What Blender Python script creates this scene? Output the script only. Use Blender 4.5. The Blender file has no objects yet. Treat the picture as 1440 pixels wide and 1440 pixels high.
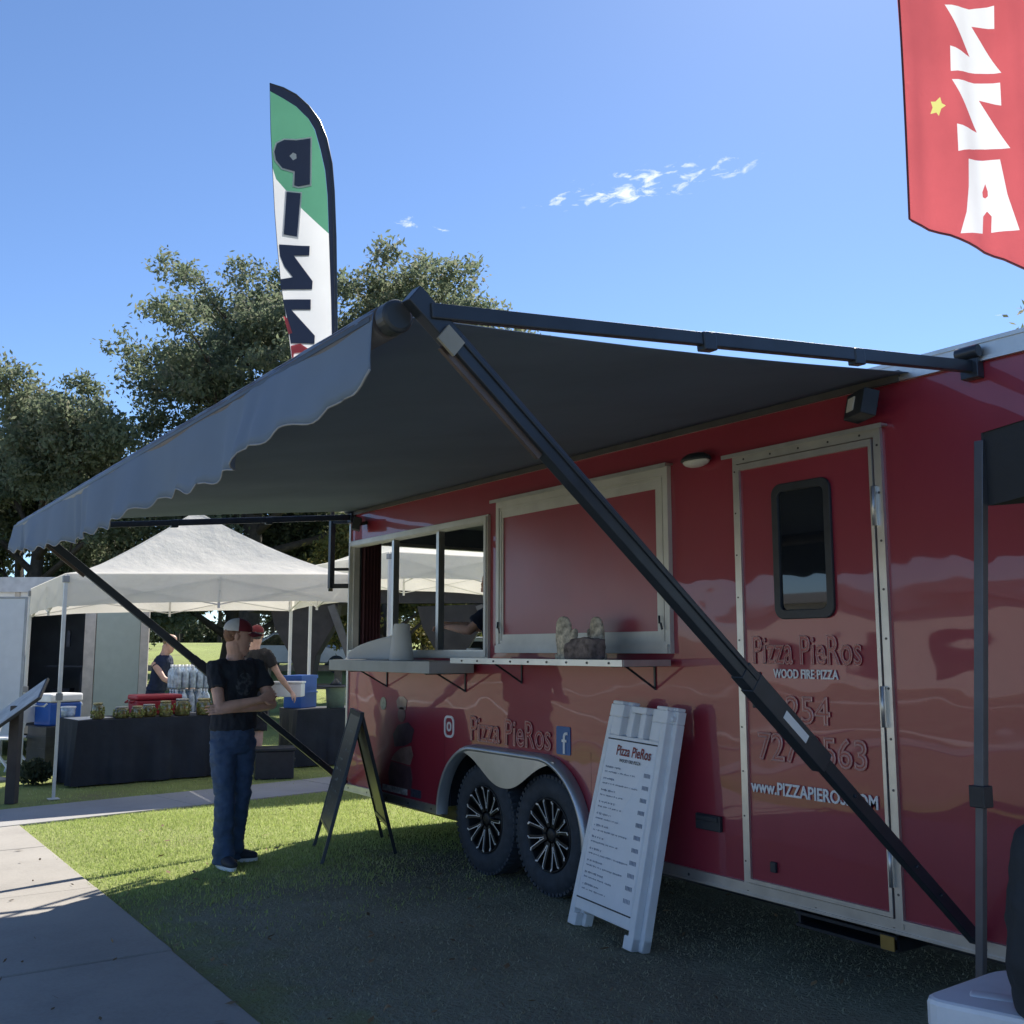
import bpy, bmesh, math, random
import numpy as np
from mathutils import Vector, Matrix, noise, geometry
random.seed(7); rng = np.random.default_rng(7)
scene = bpy.context.scene
COL = scene.collection
R = math.radians

# ------------------------------------------------------------------ camera
# world: +Y runs along the food trailer (away), +X from the camera towards it, Z up, metres
YAW, PITCH, CAMH = 34.40, 7.67, 1.55
_y, _p = R(YAW), R(PITCH)
RT = Vector((math.cos(_y), -math.sin(_y), 0)); FH = Vector((math.sin(_y), math.cos(_y), 0))
_fw = Vector((FH.x*math.cos(_p), FH.y*math.cos(_p), math.sin(_p))); _up = RT.cross(_fw)
cam = bpy.data.cameras.new('camera'); cam_ob = bpy.data.objects.new('camera', cam); COL.objects.link(cam_ob)
cam.sensor_width = 36; cam.lens = 36; cam.clip_start = 0.05; cam.clip_end = 2000
cam_ob.matrix_world = Matrix((( RT.x, _up.x, -_fw.x, 0), (RT.y, _up.y, -_fw.y, 0), (RT.z, _up.z, -_fw.z, CAMH), (0, 0, 0, 1)))
scene.camera = cam_ob
def W(a, b, z=0.0):
    """ground frame of the place: a metres to the right of the line of sight, b metres along it"""
    v = RT*a + FH*b; return Vector((v.x, v.y, z))

# ------------------------------------------------------------------ sky, sun, exposure
SUN = Vector((0.85, 0.56, 1.0)).normalized()
SUN_EL = math.asin(SUN.z); SUN_AZ = math.atan2(SUN.x, SUN.y)
world = bpy.data.worlds.new('World'); scene.world = world; world.use_nodes = True
nt = world.node_tree; nt.nodes.clear()
def N(t, typ, **kw):
    n = t.nodes.new(typ)
    for k, v in kw.items():
        if k in n.inputs.keys() and not hasattr(n, k): n.inputs[k].default_value = v
        else: setattr(n, k, v)
    return n
def math_n(t, op, a, b=None, c=None, clamp=False):
    n = t.nodes.new('ShaderNodeMath'); n.operation = op; n.use_clamp = clamp
    for i, x in enumerate((a, b, c)):
        if x is None: continue
        if isinstance(x, (int, float)): n.inputs[i].default_value = x
        else: t.links.new(x, n.inputs[i])
    return n.outputs[0]
sky = N(nt, 'ShaderNodeTexSky', sky_type='NISHITA', sun_disc=False, sun_elevation=SUN_EL, sun_rotation=SUN_AZ,
        altitude=100.0, air_density=0.75, dust_density=0.12, ozone_density=6.0)
bg = N(nt, 'ShaderNodeBackground'); bg.inputs['Strength'].default_value = 0.067
out = N(nt, 'ShaderNodeOutputWorld')
# small wisps of cloud, a streak high over the trailer
tc = N(nt, 'ShaderNodeTexCoord')
sep = N(nt, 'ShaderNodeSeparateXYZ'); nt.links.new(tc.outputs['Generated'], sep.inputs[0])
az = math_n(nt, 'ARCTAN2', sep.outputs[0], sep.outputs[1]); el = math_n(nt, 'ARCSINE', sep.outputs[2])
def cloud_mask(t, az0, el0, slope, wa, we, thr, seed):
    da = math_n(t, 'SUBTRACT', az, az0)
    de = math_n(t, 'SUBTRACT', math_n(t, 'SUBTRACT', el, el0), math_n(t, 'MULTIPLY', da, slope))
    cmb = N(t, 'ShaderNodeCombineXYZ'); t.links.new(math_n(t, 'MULTIPLY', da, 1.0), cmb.inputs[0]); t.links.new(math_n(t, 'MULTIPLY', de, 2.6), cmb.inputs[1])
    cmb.inputs[2].default_value = seed
    no = N(t, 'ShaderNodeTexNoise'); t.links.new(cmb.outputs[0], no.inputs['Vector'])
    no.inputs['Scale'].default_value = 46; no.inputs['Detail'].default_value = 8; no.inputs['Roughness'].default_value = 0.6; no.inputs['Distortion'].default_value = 0.5
    ra = math_n(t, 'DIVIDE', da, wa); re = math_n(t, 'DIVIDE', de, we)
    env = math_n(t, 'SUBTRACT', 1.0, math_n(t, 'ADD', math_n(t, 'MULTIPLY', ra, ra), math_n(t, 'MULTIPLY', re, re)), clamp=True)
    v = math_n(t, 'ADD', no.outputs[0], math_n(t, 'MULTIPLY', env, 0.13))
    v = math_n(t, 'MULTIPLY', math_n(t, 'SUBTRACT', v, thr), 4.8, clamp=True)
    return math_n(t, 'MULTIPLY', v, math_n(t, 'MULTIPLY', env, 2.2, clamp=True))
m1 = cloud_mask(nt, R(YAW+7.6), R(25.2), 0.10, R(7.5), R(1.05), 0.615, 3.1)
m2 = cloud_mask(nt, R(YAW-5.7), R(23.3), -0.1, R(2.6), R(0.45), 0.64, 7.7)
mm = math_n(nt, 'MAXIMUM', m1, m2)
mix = N(nt, 'ShaderNodeMixRGB'); nt.links.new(mm, mix.inputs[0]); nt.links.new(sky.outputs[0], mix.inputs[1]); mix.inputs[2].default_value = (6.6, 6.9, 7.2, 1)
nt.links.new(mix.outputs[0], bg.inputs['Color']); nt.links.new(bg.outputs[0], out.inputs[0])

sl = bpy.data.lights.new('sun', 'SUN'); sl.energy = 2.95; sl.angle = R(0.5); sl.color = (1.0, 0.94, 0.84)
sun_ob = bpy.data.objects.new('sun', sl); COL.objects.link(sun_ob)
sun_ob.rotation_euler = SUN.to_track_quat('Z', 'Y').to_euler(); sun_ob.location = (20, 15, 30)
vs = scene.view_settings
scene.display_settings.display_device = 'sRGB'
vs.view_transform = 'Standard'; vs.look = 'None'; vs.exposure = 1.5; vs.gamma = 1.0; vs.use_curve_mapping = False

# ------------------------------------------------------------------ mesh helpers
class MB:
    def __init__(s): s.v = []; s.f = []; s.m = []; s.s = []
    def add(s, vs, fs, mi=0, sm=False):
        o = len(s.v); s.v.extend(Vector(v) for v in vs)
        for f in fs: s.f.append([i+o for i in f]); s.m.append(mi); s.s.append(sm)
        return s
    def box(s, lo, hi, mi=0, M=None):
        x0, y0, z0 = lo; x1, y1, z1 = hi
        vs = [Vector(p) for p in ((x0,y0,z0),(x1,y0,z0),(x1,y1,z0),(x0,y1,z0),(x0,y0,z1),(x1,y0,z1),(x1,y1,z1),(x0,y1,z1))]
        if M is not None: vs = [M @ v for v in vs]
        return s.add(vs, [(0,3,2,1),(4,5,6,7),(0,1,5,4),(1,2,6,5),(2,3,7,6),(3,0,4,7)], mi)
    def bar(s, a, b, w, h=None, up=(0,0,1), mi=0):
        a, b = Vector(a), Vector(b); h = h or w; t = (b-a).normalized(); u = Vector(up)
        if abs(t.dot(u)) > .98: u = Vector((1,0,0))
        sd = t.cross(u).normalized(); u = sd.cross(t).normalized()
        vs = [p + sd*(i*w/2) + u*(j*h/2) for p in (a, b) for i, j in ((-1,-1),(1,-1),(1,1),(-1,1))]
        return s.add(vs, [(0,1,2,3),(7,6,5,4),(0,4,5,1),(1,5,6,2),(2,6,7,3),(3,7,4,0)], mi)
    def loft(s, pts, rad, n=10, mi=0, sm=True, ref=(0,1,0), round_ends=False):
        """rings round a path; rad: number or (ra, rb) per point, ra along ref"""
        pts = [Vector(p) for p in pts]
        if isinstance(rad, (int, float)): rad = [rad]*len(pts)
        rad = [(r, r) if isinstance(r, (int, float)) else r for r in rad]
        if round_ends:
            a = (pts[0]-pts[1]).normalized(); b = (pts[-1]-pts[-2]).normalized()
            r0, r1 = rad[0], rad[-1]; m0, m1 = min(r0), min(r1)
            pre = [(pts[0]+a*m0*.95, (r0[0]*.25, r0[1]*.25)), (pts[0]+a*m0*.7, (r0[0]*.7, r0[1]*.7)), (pts[0]+a*m0*.35, (r0[0]*.93, r0[1]*.93))]
            post = [(pts[-1]+b*m1*.35, (r1[0]*.93, r1[1]*.93)), (pts[-1]+b*m1*.7, (r1[0]*.7, r1[1]*.7)), (pts[-1]+b*m1*.95, (r1[0]*.25, r1[1]*.25))]
            pts = [p for p, _ in pre] + pts + [p for p, _ in post]; rad = [r for _, r in pre] + rad + [r for _, r in post]
        vs = []; k = len(pts)
        for i, p in enumerate(pts):
            t = (pts[min(i+1, k-1)] - pts[max(i-1, 0)])
            t = t.normalized() if t.length > 1e-9 else Vector((0,0,1))
            u = Vector(ref); u = u - t*u.dot(t)
            if u.length < .05: u = Vector((1,0,0)); u = u - t*u.dot(t)
            u.normalize(); w = t.cross(u)
            for j in range(n):
                c = 2*math.pi*j/n; vs.append(p + u*(math.cos(c)*rad[i][0]) + w*(math.sin(c)*rad[i][1]))
        fs = [(i*n+j, i*n+(j+1)%n, (i+1)*n+(j+1)%n, (i+1)*n+j) for i in range(k-1) for j in range(n)]
        s.add(vs, fs, mi, sm); o = len(s.v) - len(vs)
        s.f.append([o+j for j in range(n)][::-1]); s.m.append(mi); s.s.append(False)
        s.f.append([o+(k-1)*n+j for j in range(n)]); s.m.append(mi); s.s.append(False)
        return s
    def tube(s, a, b, r, n=10, mi=0): return s.loft([a, b], [r, r], n, mi)
    def ell(s, c, r, M=None, nu=14, nv=9, mi=0, lo=-1.0, hi=1.0):
        c = Vector(c); vs = []; fs = []
        for i in range(nv+1):
            ph = math.asin(max(-1, min(1, lo + (hi-lo)*i/nv))) if False else (-math.pi/2*(-lo) + (math.pi/2*hi + math.pi/2*(-lo))*i/nv)
            for j in range(nu):
                th = 2*math.pi*j/nu
                p = Vector((r[0]*math.cos(ph)*math.cos(th), r[1]*math.cos(ph)*math.sin(th), r[2]*math.sin(ph)))
                vs.append(c + (M @ p if M is not None else p))
        fs = [(i*nu+j, i*nu+(j+1)%nu, (i+1)*nu+(j+1)%nu, (i+1)*nu+j) for i in range(nv) for j in range(nu)]
        s.add(vs, fs, mi, True); o = len(s.v)-len(vs)
        s.f.append([o+j for j in range(nu)][::-1]); s.m.append(mi); s.s.append(True)
        s.f.append([o+nv*nu+j for j in range(nu)]); s.m.append(mi); s.s.append(True)
        return s
    def grid(s, P, mi=0, sm=True, flip=False):
        nu = len(P); nv = len(P[0]); vs = [p for row in P for p in row]
        fs = [(i*nv+j, (i+1)*nv+j, (i+1)*nv+j+1, i*nv+j+1) for i in range(nu-1) for j in range(nv-1)]
        if flip: fs = [f[::-1] for f in fs]
        return s.add(vs, fs, mi, sm)
    def lathe(s, prof, org, axis=(0,0,1), n=24, mi=0, sm=True):
        """prof: (radius, distance along axis)"""
        ax = Vector(axis).normalized(); u = Vector((0,0,1)) if abs(ax.z) < .9 else Vector((1,0,0)); u = (u-ax*u.dot(ax)).normalized(); w = ax.cross(u); o = Vector(org)
        vs = [o + ax*h + (u*math.cos(2*math.pi*j/n) + w*math.sin(2*math.pi*j/n))*r for r, h in prof for j in range(n)]
        fs = [(i*n+j, i*n+(j+1)%n, (i+1)*n+(j+1)%n, (i+1)*n+j) for i in range(len(prof)-1) for j in range(n)]
        return s.add(vs, fs, mi, sm)
    def prism(s, loop, o, u, v, n, mi=0):
        """closed 2d loop in the frame o,u,v pushed along n (vector with length)"""
        o, u, v, n = Vector(o), Vector(u), Vector(v), Vector(n); k = len(loop)
        A = [o + u*p[0] + v*p[1] for p in loop]; vs = A + [p+n for p in A]
        fs = [(i, (i+1)%k, k+(i+1)%k, k+i) for i in range(k)] + [list(range(k))[::-1], list(range(k, 2*k))]
        return s.add(vs, fs, mi)
    def ring(s, lo, li, o, u, v, n, mi=0):
        """frame between outer loop lo and inner loop li (same count) with depth n"""
        o, u, v, n = Vector(o), Vector(u), Vector(v), Vector(n); k = len(lo)
        P = lambda L: [o + u*p[0] + v*p[1] for p in L]
        A, B = P(lo), P(li); vs = A + B + [p+n for p in A] + [p+n for p in B]
        fs = []
        for i in range(k):
            j = (i+1) % k
            fs += [(i, k+i, k+j, j), (2*k+i, 2*k+j, 3*k+j, 3*k+i), (i, j, 2*k+j, 2*k+i), (k+i, 3*k+i, 3*k+j, k+j)]
        return s.add(vs, fs, mi)
    def mesh(s, name, mats, off=None):
        me = bpy.data.meshes.new(name)
        vs = [v-off for v in s.v] if off is not None else s.v
        me.from_pydata([tuple(v) for v in vs], [], s.f)
        for m in (mats if isinstance(mats, (list, tuple)) else [mats]): me.materials.append(m)
        me.polygons.foreach_set('material_index', s.m); me.polygons.foreach_set('use_smooth', s.s)
        me.update(); return me
def fixn(me):
    bm = bmesh.new(); bm.from_mesh(me); bmesh.ops.recalc_face_normals(bm, faces=bm.faces); bm.to_mesh(me); bm.free()
def root_of(o):
    while o.parent: o = o.parent
    return o
def put(name, mb, mats, parent=None, local=False, fix=True, bev=0, loc=None):
    """link an MB as one object. world coordinates unless local; parent: thing or part"""
    off = None
    if parent is not None and not local: off = root_of(parent).location
    if loc is not None and not local: off = Vector(loc)
    me = mb.mesh(name, mats, off)
    if fix: fixn(me)
    o = bpy.data.objects.new(name, me); COL.objects.link(o)
    if parent is not None: o.parent = parent
    elif loc is not None: o.location = loc
    if bev:
        md = o.modifiers.new('bevel', 'BEVEL'); md.width = bev; md.segments = 2; md.limit_method = 'ANGLE'; md.angle_limit = R(40)
    return o
def tag(o, label=None, cat=None, group=None, kind=None):
    if label: o['label'] = label
    if cat: o['category'] = cat
    if group: o['group'] = group
    if kind: o['kind'] = kind
    return o
def thing(name, label, cat, loc, rz=0, group=None):
    o = bpy.data.objects.new(name, None); COL.objects.link(o); o.location = loc; o.rotation_euler = (0, 0, rz); o.empty_display_size = .2
    return tag(o, label, cat, group)
def part_empty(name, parent):
    o = bpy.data.objects.new(name, None); COL.objects.link(o); o.parent = parent; o.empty_display_size = .1; return o
def copy_tree(o, parent=None):
    c = o.copy(); COL.objects.link(c); c.parent = parent
    for ch in o.children: copy_tree(ch, c)
    return c
def structure(name, mb, mats, **k): return tag(put(name, mb, mats, **k), kind='structure')

def text2d(body, outline=0.0, res=3, extrude=0.0, bold=0.0):
    """triangles of a text in 2d, normalised to a unit box"""
    cu = bpy.data.curves.new('t', 'FONT'); cu.body = body; cu.resolution_u = res; cu.extrude = extrude; cu.offset = bold
    if outline: cu.fill_mode = 'NONE'; cu.bevel_depth = outline; cu.bevel_resolution = 0
    ob = bpy.data.objects.new('t', cu); COL.objects.link(ob); bpy.context.view_layer.update()
    me = bpy.data.meshes.new_from_object(ob.evaluated_get(bpy.context.evaluated_depsgraph_get()))
    vs = np.array([v.co[:] for v in me.vertices]); fs = [list(p.vertices) for p in me.polygons]
    bpy.data.objects.remove(ob); bpy.data.curves.remove(cu); bpy.data.meshes.remove(me)
    lo, hi = vs.min(0), vs.max(0); vs[:, 0] = (vs[:, 0]-lo[0])/(hi[0]-lo[0]); vs[:, 1] = (vs[:, 1]-lo[1])/(hi[1]-lo[1])
    return vs, fs
def text_on(mb, body, o, u, v, w, h, n, proud=.004, outline=0.0, thick=.004, mi=0, shear=0.0, bold=0.0):
    """lettering of size w x h with its lower left corner at o on a plane (u right, v up, n out)"""
    vs, fs = text2d(body, outline, 3, 0.0 if outline else .01, bold)
    z = vs[:, 2]; zr = (z-z.min())/max(1e-9, z.max()-z.min())
    o, u, v, n = Vector(o), Vector(u), Vector(v), Vector(n)
    P = [o + u*((p[0]+shear*p[1])*w) + v*(p[1]*h) + n*(proud+thick*q) for p, q in zip(vs, zr)]
    return mb.add(P, fs, mi)
def poly_tris(loops, maxlen=.06):
    """triangulate 2d loops (first outer, others holes) and cut the triangles down to size"""
    bm = bmesh.new()
    for L in loops:
        vs = [bm.verts.new((p[0], p[1], 0)) for p in L]
        for i in range(len(vs)): bm.edges.new((vs[i], vs[(i+1) % len(vs)]))
    bmesh.ops.triangle_fill(bm, use_beauty=True, use_dissolve=False, edges=bm.edges[:])
    for _ in range(6):
        es = [e for e in bm.edges if e.calc_length() > maxlen]
        if not es: break
        bmesh.ops.subdivide_edges(bm, edges=es, cuts=1, use_grid_fill=True)
        bmesh.ops.triangulate(bm, faces=bm.faces[:])
    bm.verts.index_update()
    r = [v.co.copy() for v in bm.verts], [[v.index for v in f.verts] for f in bm.faces]; bm.free(); return r
def remesh(o, voxel, smooth=4):
    md = o.modifiers.new('r', 'REMESH'); md.mode = 'VOXEL'; md.voxel_size = voxel; md.use_smooth_shade = True
    if smooth: sm = o.modifiers.new('s', 'SMOOTH'); sm.factor = .5; sm.iterations = smooth
    bpy.context.view_layer.update()
    me = bpy.data.meshes.new_from_object(o.evaluated_get(bpy.context.evaluated_depsgraph_get()))
    mats = list(o.data.materials); o.modifiers.clear(); old = o.data; o.data = me; bpy.data.meshes.remove(old)
    me.materials.clear()
    for m in mats: me.materials.append(m)
    me.polygons.foreach_set('use_smooth', [True]*len(me.polygons)); me.polygons.foreach_set('material_index', [0]*len(me.polygons))
    return o
def wrinkle(o, amp, scale, stretch=(1,1,1), seed=0):
    me = o.data; ns = [v.normal.copy() for v in me.vertices]
    for v, n in zip(me.vertices, ns):
        p = Vector((v.co.x*stretch[0], v.co.y*stretch[1], v.co.z*stretch[2]))*scale + Vector((seed, seed*2.1, 0))
        v.co += n*(noise.noise(p)*amp + noise.noise(p*2.3)*amp*.45)
    me.update()

# ------------------------------------------------------------------ materials
def new_mat(name):
    m = bpy.data.materials.new(name); m.use_nodes = True; t = m.node_tree
    return m, t, t.nodes['Principled BSDF'], t.nodes['Material Output']
def noise_n(t, scale, detail=4, rough=.55, coord='Object', stretch=None, dist=0.0):
    c = N(t, 'ShaderNodeTexCoord'); n = N(t, 'ShaderNodeTexNoise'); n.inputs['Scale'].default_value = scale; n.inputs['Detail'].default_value = detail
    n.inputs['Roughness'].default_value = rough; n.inputs['Distortion'].default_value = dist
    if stretch:
        mp = N(t, 'ShaderNodeMapping'); mp.inputs['Scale'].default_value = stretch; t.links.new(c.outputs[coord], mp.inputs[0]); t.links.new(mp.outputs[0], n.inputs['Vector'])
    else: t.links.new(c.outputs[coord], n.inputs['Vector'])
    return n.outputs[0]
def ramp(t, fac, stops):
    r = N(t, 'ShaderNodeValToRGB'); e = r.color_ramp.elements
    while len(e) < len(stops): e.new(.5)
    for x, (p, c) in zip(e, stops): x.position = p; x.color = (*c, 1) if len(c) == 3 else c
    t.links.new(fac, r.inputs[0]); return r.outputs[0]
def bump(t, b, height, strength=.3, dist=.01):
    n = N(t, 'ShaderNodeBump'); n.inputs['Strength'].default_value = strength; n.inputs['Distance'].default_value = dist
    t.links.new(height, n.inputs['Height']); t.links.new(n.outputs[0], b.inputs['Normal']); return n
def M(name, c, rough=.5, metal=0.0, var=.15, vscale=8, bmp=0.0, bscale=60, bdist=.003, spec=.5, coat=0.0, stretch=None):
    m, t, b, o = new_mat(name)
    lo = tuple(max(0, x*(1-var)) for x in c); hi = tuple(min(1, x*(1+var)) for x in c)
    t.links.new(ramp(t, noise_n(t, vscale, stretch=stretch), [(.3, lo), (.7, hi)]), b.inputs['Base Color'])
    b.inputs['Roughness'].default_value = rough; b.inputs['Metallic'].default_value = metal
    b.inputs['Specular IOR Level'].default_value = spec; b.inputs['Coat Weight'].default_value = coat; b.inputs['Coat Roughness'].default_value = .04
    if bmp: bump(t, b, noise_n(t, bscale, 5), bmp, bdist)
    return m
def cloth_m(name, c, trans=.35, var=.06, rough=.8, bscale=3.0, bmp=.25, bdist=.02):
    m, t, b, o = new_mat(name)
    col = ramp(t, noise_n(t, 2.0, 6), [(.3, tuple(x*(1-var) for x in c)), (.7, tuple(min(1, x*(1+var)) for x in c))])
    t.links.new(col, b.inputs['Base Color']); b.inputs['Roughness'].default_value = rough
    bump(t, b, noise_n(t, bscale, 6, .6), bmp, bdist)
    tr = N(t, 'ShaderNodeBsdfTranslucent'); t.links.new(col, tr.inputs[0])
    mx = N(t, 'ShaderNodeMixShader'); mx.inputs[0].default_value = trans
    t.links.new(b.outputs[0], mx.inputs[1]); t.links.new(tr.outputs[0], mx.inputs[2]); t.links.new(mx.outputs[0], o.inputs[0]); return m
def glass_m(name, tint=(.9, .95, .95), rough=.02):
    m, t, b, o = new_mat(name); b.inputs['Base Color'].default_value = (*tint, 1); b.inputs['Roughness'].default_value = rough
    b.inputs['Transmission Weight'].default_value = 1.0; b.inputs['IOR'].default_value = 1.25; return m

def red_paint():
    m, t, b, o = new_mat('red_paint')
    t.links.new(ramp(t, noise_n(t, 1.6, 8, .68, stretch=(1, 1, .35)), [(.3, (.27, .020, .040)), (.7, (.32, .025, .050))]), b.inputs['Base Color'])
    b.inputs['Roughness'].default_value = .42; b.inputs['Coat Weight'].default_value = .8; b.inputs['Coat Roughness'].default_value = .03; b.inputs['Coat IOR'].default_value = 1.6
    t.links.new(ramp(t, noise_n(t, 2.3, 7, .7, stretch=(1, 1, .5)), [(.35, (.012, .012, .012)), (.8, (.055, .055, .055))]), b.inputs['Coat Roughness'])
    h1 = noise_n(t, 1.1, 1, .4, stretch=(1, .8, .9)); h2 = noise_n(t, 3.2, 1, .5, stretch=(1, .8, 1.2))
    h = math_n(t, 'ADD', h1, math_n(t, 'MULTIPLY', h2, .22))
    n = bump(t, b, h, 1.0, .013); t.links.new(n.outputs[0], b.inputs['Coat Normal'])
    return m
RED = red_paint()
REDM = red_paint(); REDM.name = 'red_paint_satin'
for l_ in list(REDM.node_tree.links):
    if l_.to_socket.name == 'Coat Roughness': REDM.node_tree.links.remove(l_)
REDM.node_tree.nodes['Principled BSDF'].inputs['Coat Roughness'].default_value = .28
ALU = M('aluminium_trim', (.62, .62, .60), .38, .85, .12, 6, .1, 120, .001)
ALU_W = M('pale_aluminium', (.60, .60, .57), .45, .35, .1, 5)
STEEL = M('fender_steel', (.46, .48, .51), .34, .65, .1, 4, .08, 80, .001)
SCREW = M('screw_steel', (.10, .10, .10), .5, .6)
BLACKP = M('black_plastic', (.026, .032, .040), .45, 0, .2, 12, .1, 200, .001)
BLACKM = M('black_metal', (.028, .034, .043), .38, .2, .2, 10)
ARM = M('black_arm', (.034, .042, .056), .33, .3, .15, 9)
RUBBER = M('tyre_rubber', (.036, .045, .058), .75, 0, .25, 20, .2, 60, .002)
RIM = M('rim_black', (.012, .013, .015), .5, .1, .1, 9)
CHROME = M('rim_machined', (.85, .87, .90), .35, .35, .05, 9)
DARKIN = M('interior_panel', (.09, .11, .14), .6, 0, .2, 3)
CANOPY = cloth_m('awning_fabric', (.14, .185, .26), .04, .1, .85, 5, .15, .01)
VALANCE = cloth_m('valance_fabric', (.145, .20, .285), .05, .08, .85, 6, .15, .01)
WHITE = M('white_paint', (.78, .78, .77), .5, 0, .04, 5)
WHITEP = M('white_plastic', (.86, .87, .88), .42, 0, .05, 9, .08, 90, .001)
LETTER = M('white_vinyl', (.8, .8, .8), .5, 0, .03)
EMB = M('raised_red_letter', (.30, .02, .03), .35, 0, .1, 9, coat=.6)
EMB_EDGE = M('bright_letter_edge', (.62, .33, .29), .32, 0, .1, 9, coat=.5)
BLUE = M('blue_vinyl', (.02, .12, .34), .4, 0, .06)
GLASSD = M('dark_window_glass', (.012, .014, .018), .015, 0, .1, 3, spec=.9, coat=.5)
LENS = M('lamp_lens', (.72, .72, .68), .3, 0, .05)
GREYBOARD = M('grey_board', (.42, .42, .40), .6, 0, .1, 5, .1, 80, .002)
TENTW = cloth_m('white_tent_fabric', (.86, .83, .77), .44, .05, .8, 4.5, .45, .05)
TENTB = cloth_m('black_tent_fabric', (.03, .035, .042), .03, .1, .8, 4, .3, .03)
LEGW = M('white_tent_leg', (.72, .72, .70), .4, .2, .06)
LEGG = M('grey_tent_leg', (.11, .12, .14), .4, .5, .1)
CLOTHB = M('black_tablecloth', (.022, .027, .038), .85, 0, .3, 3, .3, 12, .02)
SKIN = M('skin', (.62, .37, .28), .55, 0, .12, 14, .1, 150, .001)
DENIM = M('denim', (.05, .09, .17), .85, 0, .25, 10, .3, 300, .001)
SHIRT2 = M('charcoal_shirt', (.03, .028, .03), .9, 0, .2, 10)
NAVY = M('navy_cloth', (.015, .025, .06), .9, 0, .2, 10)
CAPW = M('cap_mesh_white', (.55, .56, .57), .8, 0, .1, 20, .4, 400, .002)
CAPR = M('cap_red', (.16, .018, .03), .8, 0, .1, 20)
HAIR = M('hair_reddish', (.20, .10, .06), .7, 0, .3, 40)
HAIRG = M('hair_grey', (.09, .085, .08), .7, 0, .3, 40)
HAIRB = M('hair_blond', (.30, .20, .10), .7, 0, .3, 40)
WOODD = M('brown_timber', (.055, .045, .042), .7, 0, .25, 4, .3, 30, .004)
WOODG = M('grey_rail_wood', (.22, .19, .16), .8, 0, .25, 5, .4, 30, .006)
BARK = M('bark', (.06, .048, .036), .9, 0, .35, 6, .8, 14, .03)
def concrete(name, c, seed):
    m, t, b, o = new_mat(name)
    a = noise_n(t, 1.3, 8, .62); f = noise_n(t, 55, 4, .6)
    v = math_n(t, 'ADD', math_n(t, 'MULTIPLY', a, .7), math_n(t, 'MULTIPLY', f, .3))
    t.links.new(ramp(t, v, [(.3, tuple(x*.78 for x in c)), (.5, c), (.72, tuple(x*1.15 for x in c))]), b.inputs['Base Color'])
    b.inputs['Roughness'].default_value = .9; bump(t, b, f, .35, .004); return m
CONC = concrete('walkway_concrete', (.36, .335, .30), 0)
CONC2 = concrete('path_concrete', (.36, .35, .335), 1)
def lawn_m():
    m, t, b, o = new_mat('lawn_soil')
    a = noise_n(t, .55, 6, .6, dist=.4); f = noise_n(t, 40, 4, .65); g = noise_n(t, 4, 5, .6)
    v = math_n(t, 'ADD', math_n(t, 'MULTIPLY', a, .55), math_n(t, 'ADD', math_n(t, 'MULTIPLY', f, .22), math_n(t, 'MULTIPLY', g, .23)))
    green = ramp(t, v, [(.34, (.25, .23, .13)), (.45, (.29, .33, .12)), (.55, (.33, .39, .13)), (.68, (.42, .43, .20))])
    shade_lawn = ramp(t, v, [(.34, (.15, .13, .11)), (.46, (.25, .235, .19)), (.56, (.33, .32, .25)), (.68, (.44, .41, .34))])  # shade put into the colour: duller lawn where the awning's shadow lies
    dry = ramp(t, v, [(.34, (.27, .22, .14)), (.5, (.38, .33, .21)), (.66, (.46, .41, .28))])  # tan field mirrored in the trailer, put in to bounce light into the shade
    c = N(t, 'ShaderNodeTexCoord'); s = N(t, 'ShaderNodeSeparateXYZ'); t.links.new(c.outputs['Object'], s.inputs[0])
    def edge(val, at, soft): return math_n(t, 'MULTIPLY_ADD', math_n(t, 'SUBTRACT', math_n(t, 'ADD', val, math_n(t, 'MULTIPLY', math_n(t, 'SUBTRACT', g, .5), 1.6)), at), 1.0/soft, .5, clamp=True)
    shade_zone = math_n(t, 'MULTIPLY', math_n(t, 'SUBTRACT', 1.0, edge(math_n(t, 'SUBTRACT', s.outputs[1], math_n(t, 'MULTIPLY', s.outputs[0], .25)), 6.2, .8)), edge(s.outputs[0], 1.75, .8))  # mask of the lawn painted in its shaded tone, in front of the trailer
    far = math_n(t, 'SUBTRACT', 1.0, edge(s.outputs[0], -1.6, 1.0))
    m1_ = N(t, 'ShaderNodeMixRGB'); t.links.new(math_n(t, 'MULTIPLY', shade_zone, .9), m1_.inputs[0]); t.links.new(green, m1_.inputs[1]); t.links.new(shade_lawn, m1_.inputs[2])
    m2_ = N(t, 'ShaderNodeMixRGB'); t.links.new(far, m2_.inputs[0]); t.links.new(m1_.outputs[0], m2_.inputs[1]); t.links.new(dry, m2_.inputs[2])
    t.links.new(m2_.outputs[0], b.inputs['Base Color'])
    b.inputs['Roughness'].default_value = .95; b.inputs['Specular IOR Level'].default_value = .15
    bump(t, b, math_n(t, 'ADD', f, g), .9, .04); return m
LAWN = lawn_m()
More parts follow.
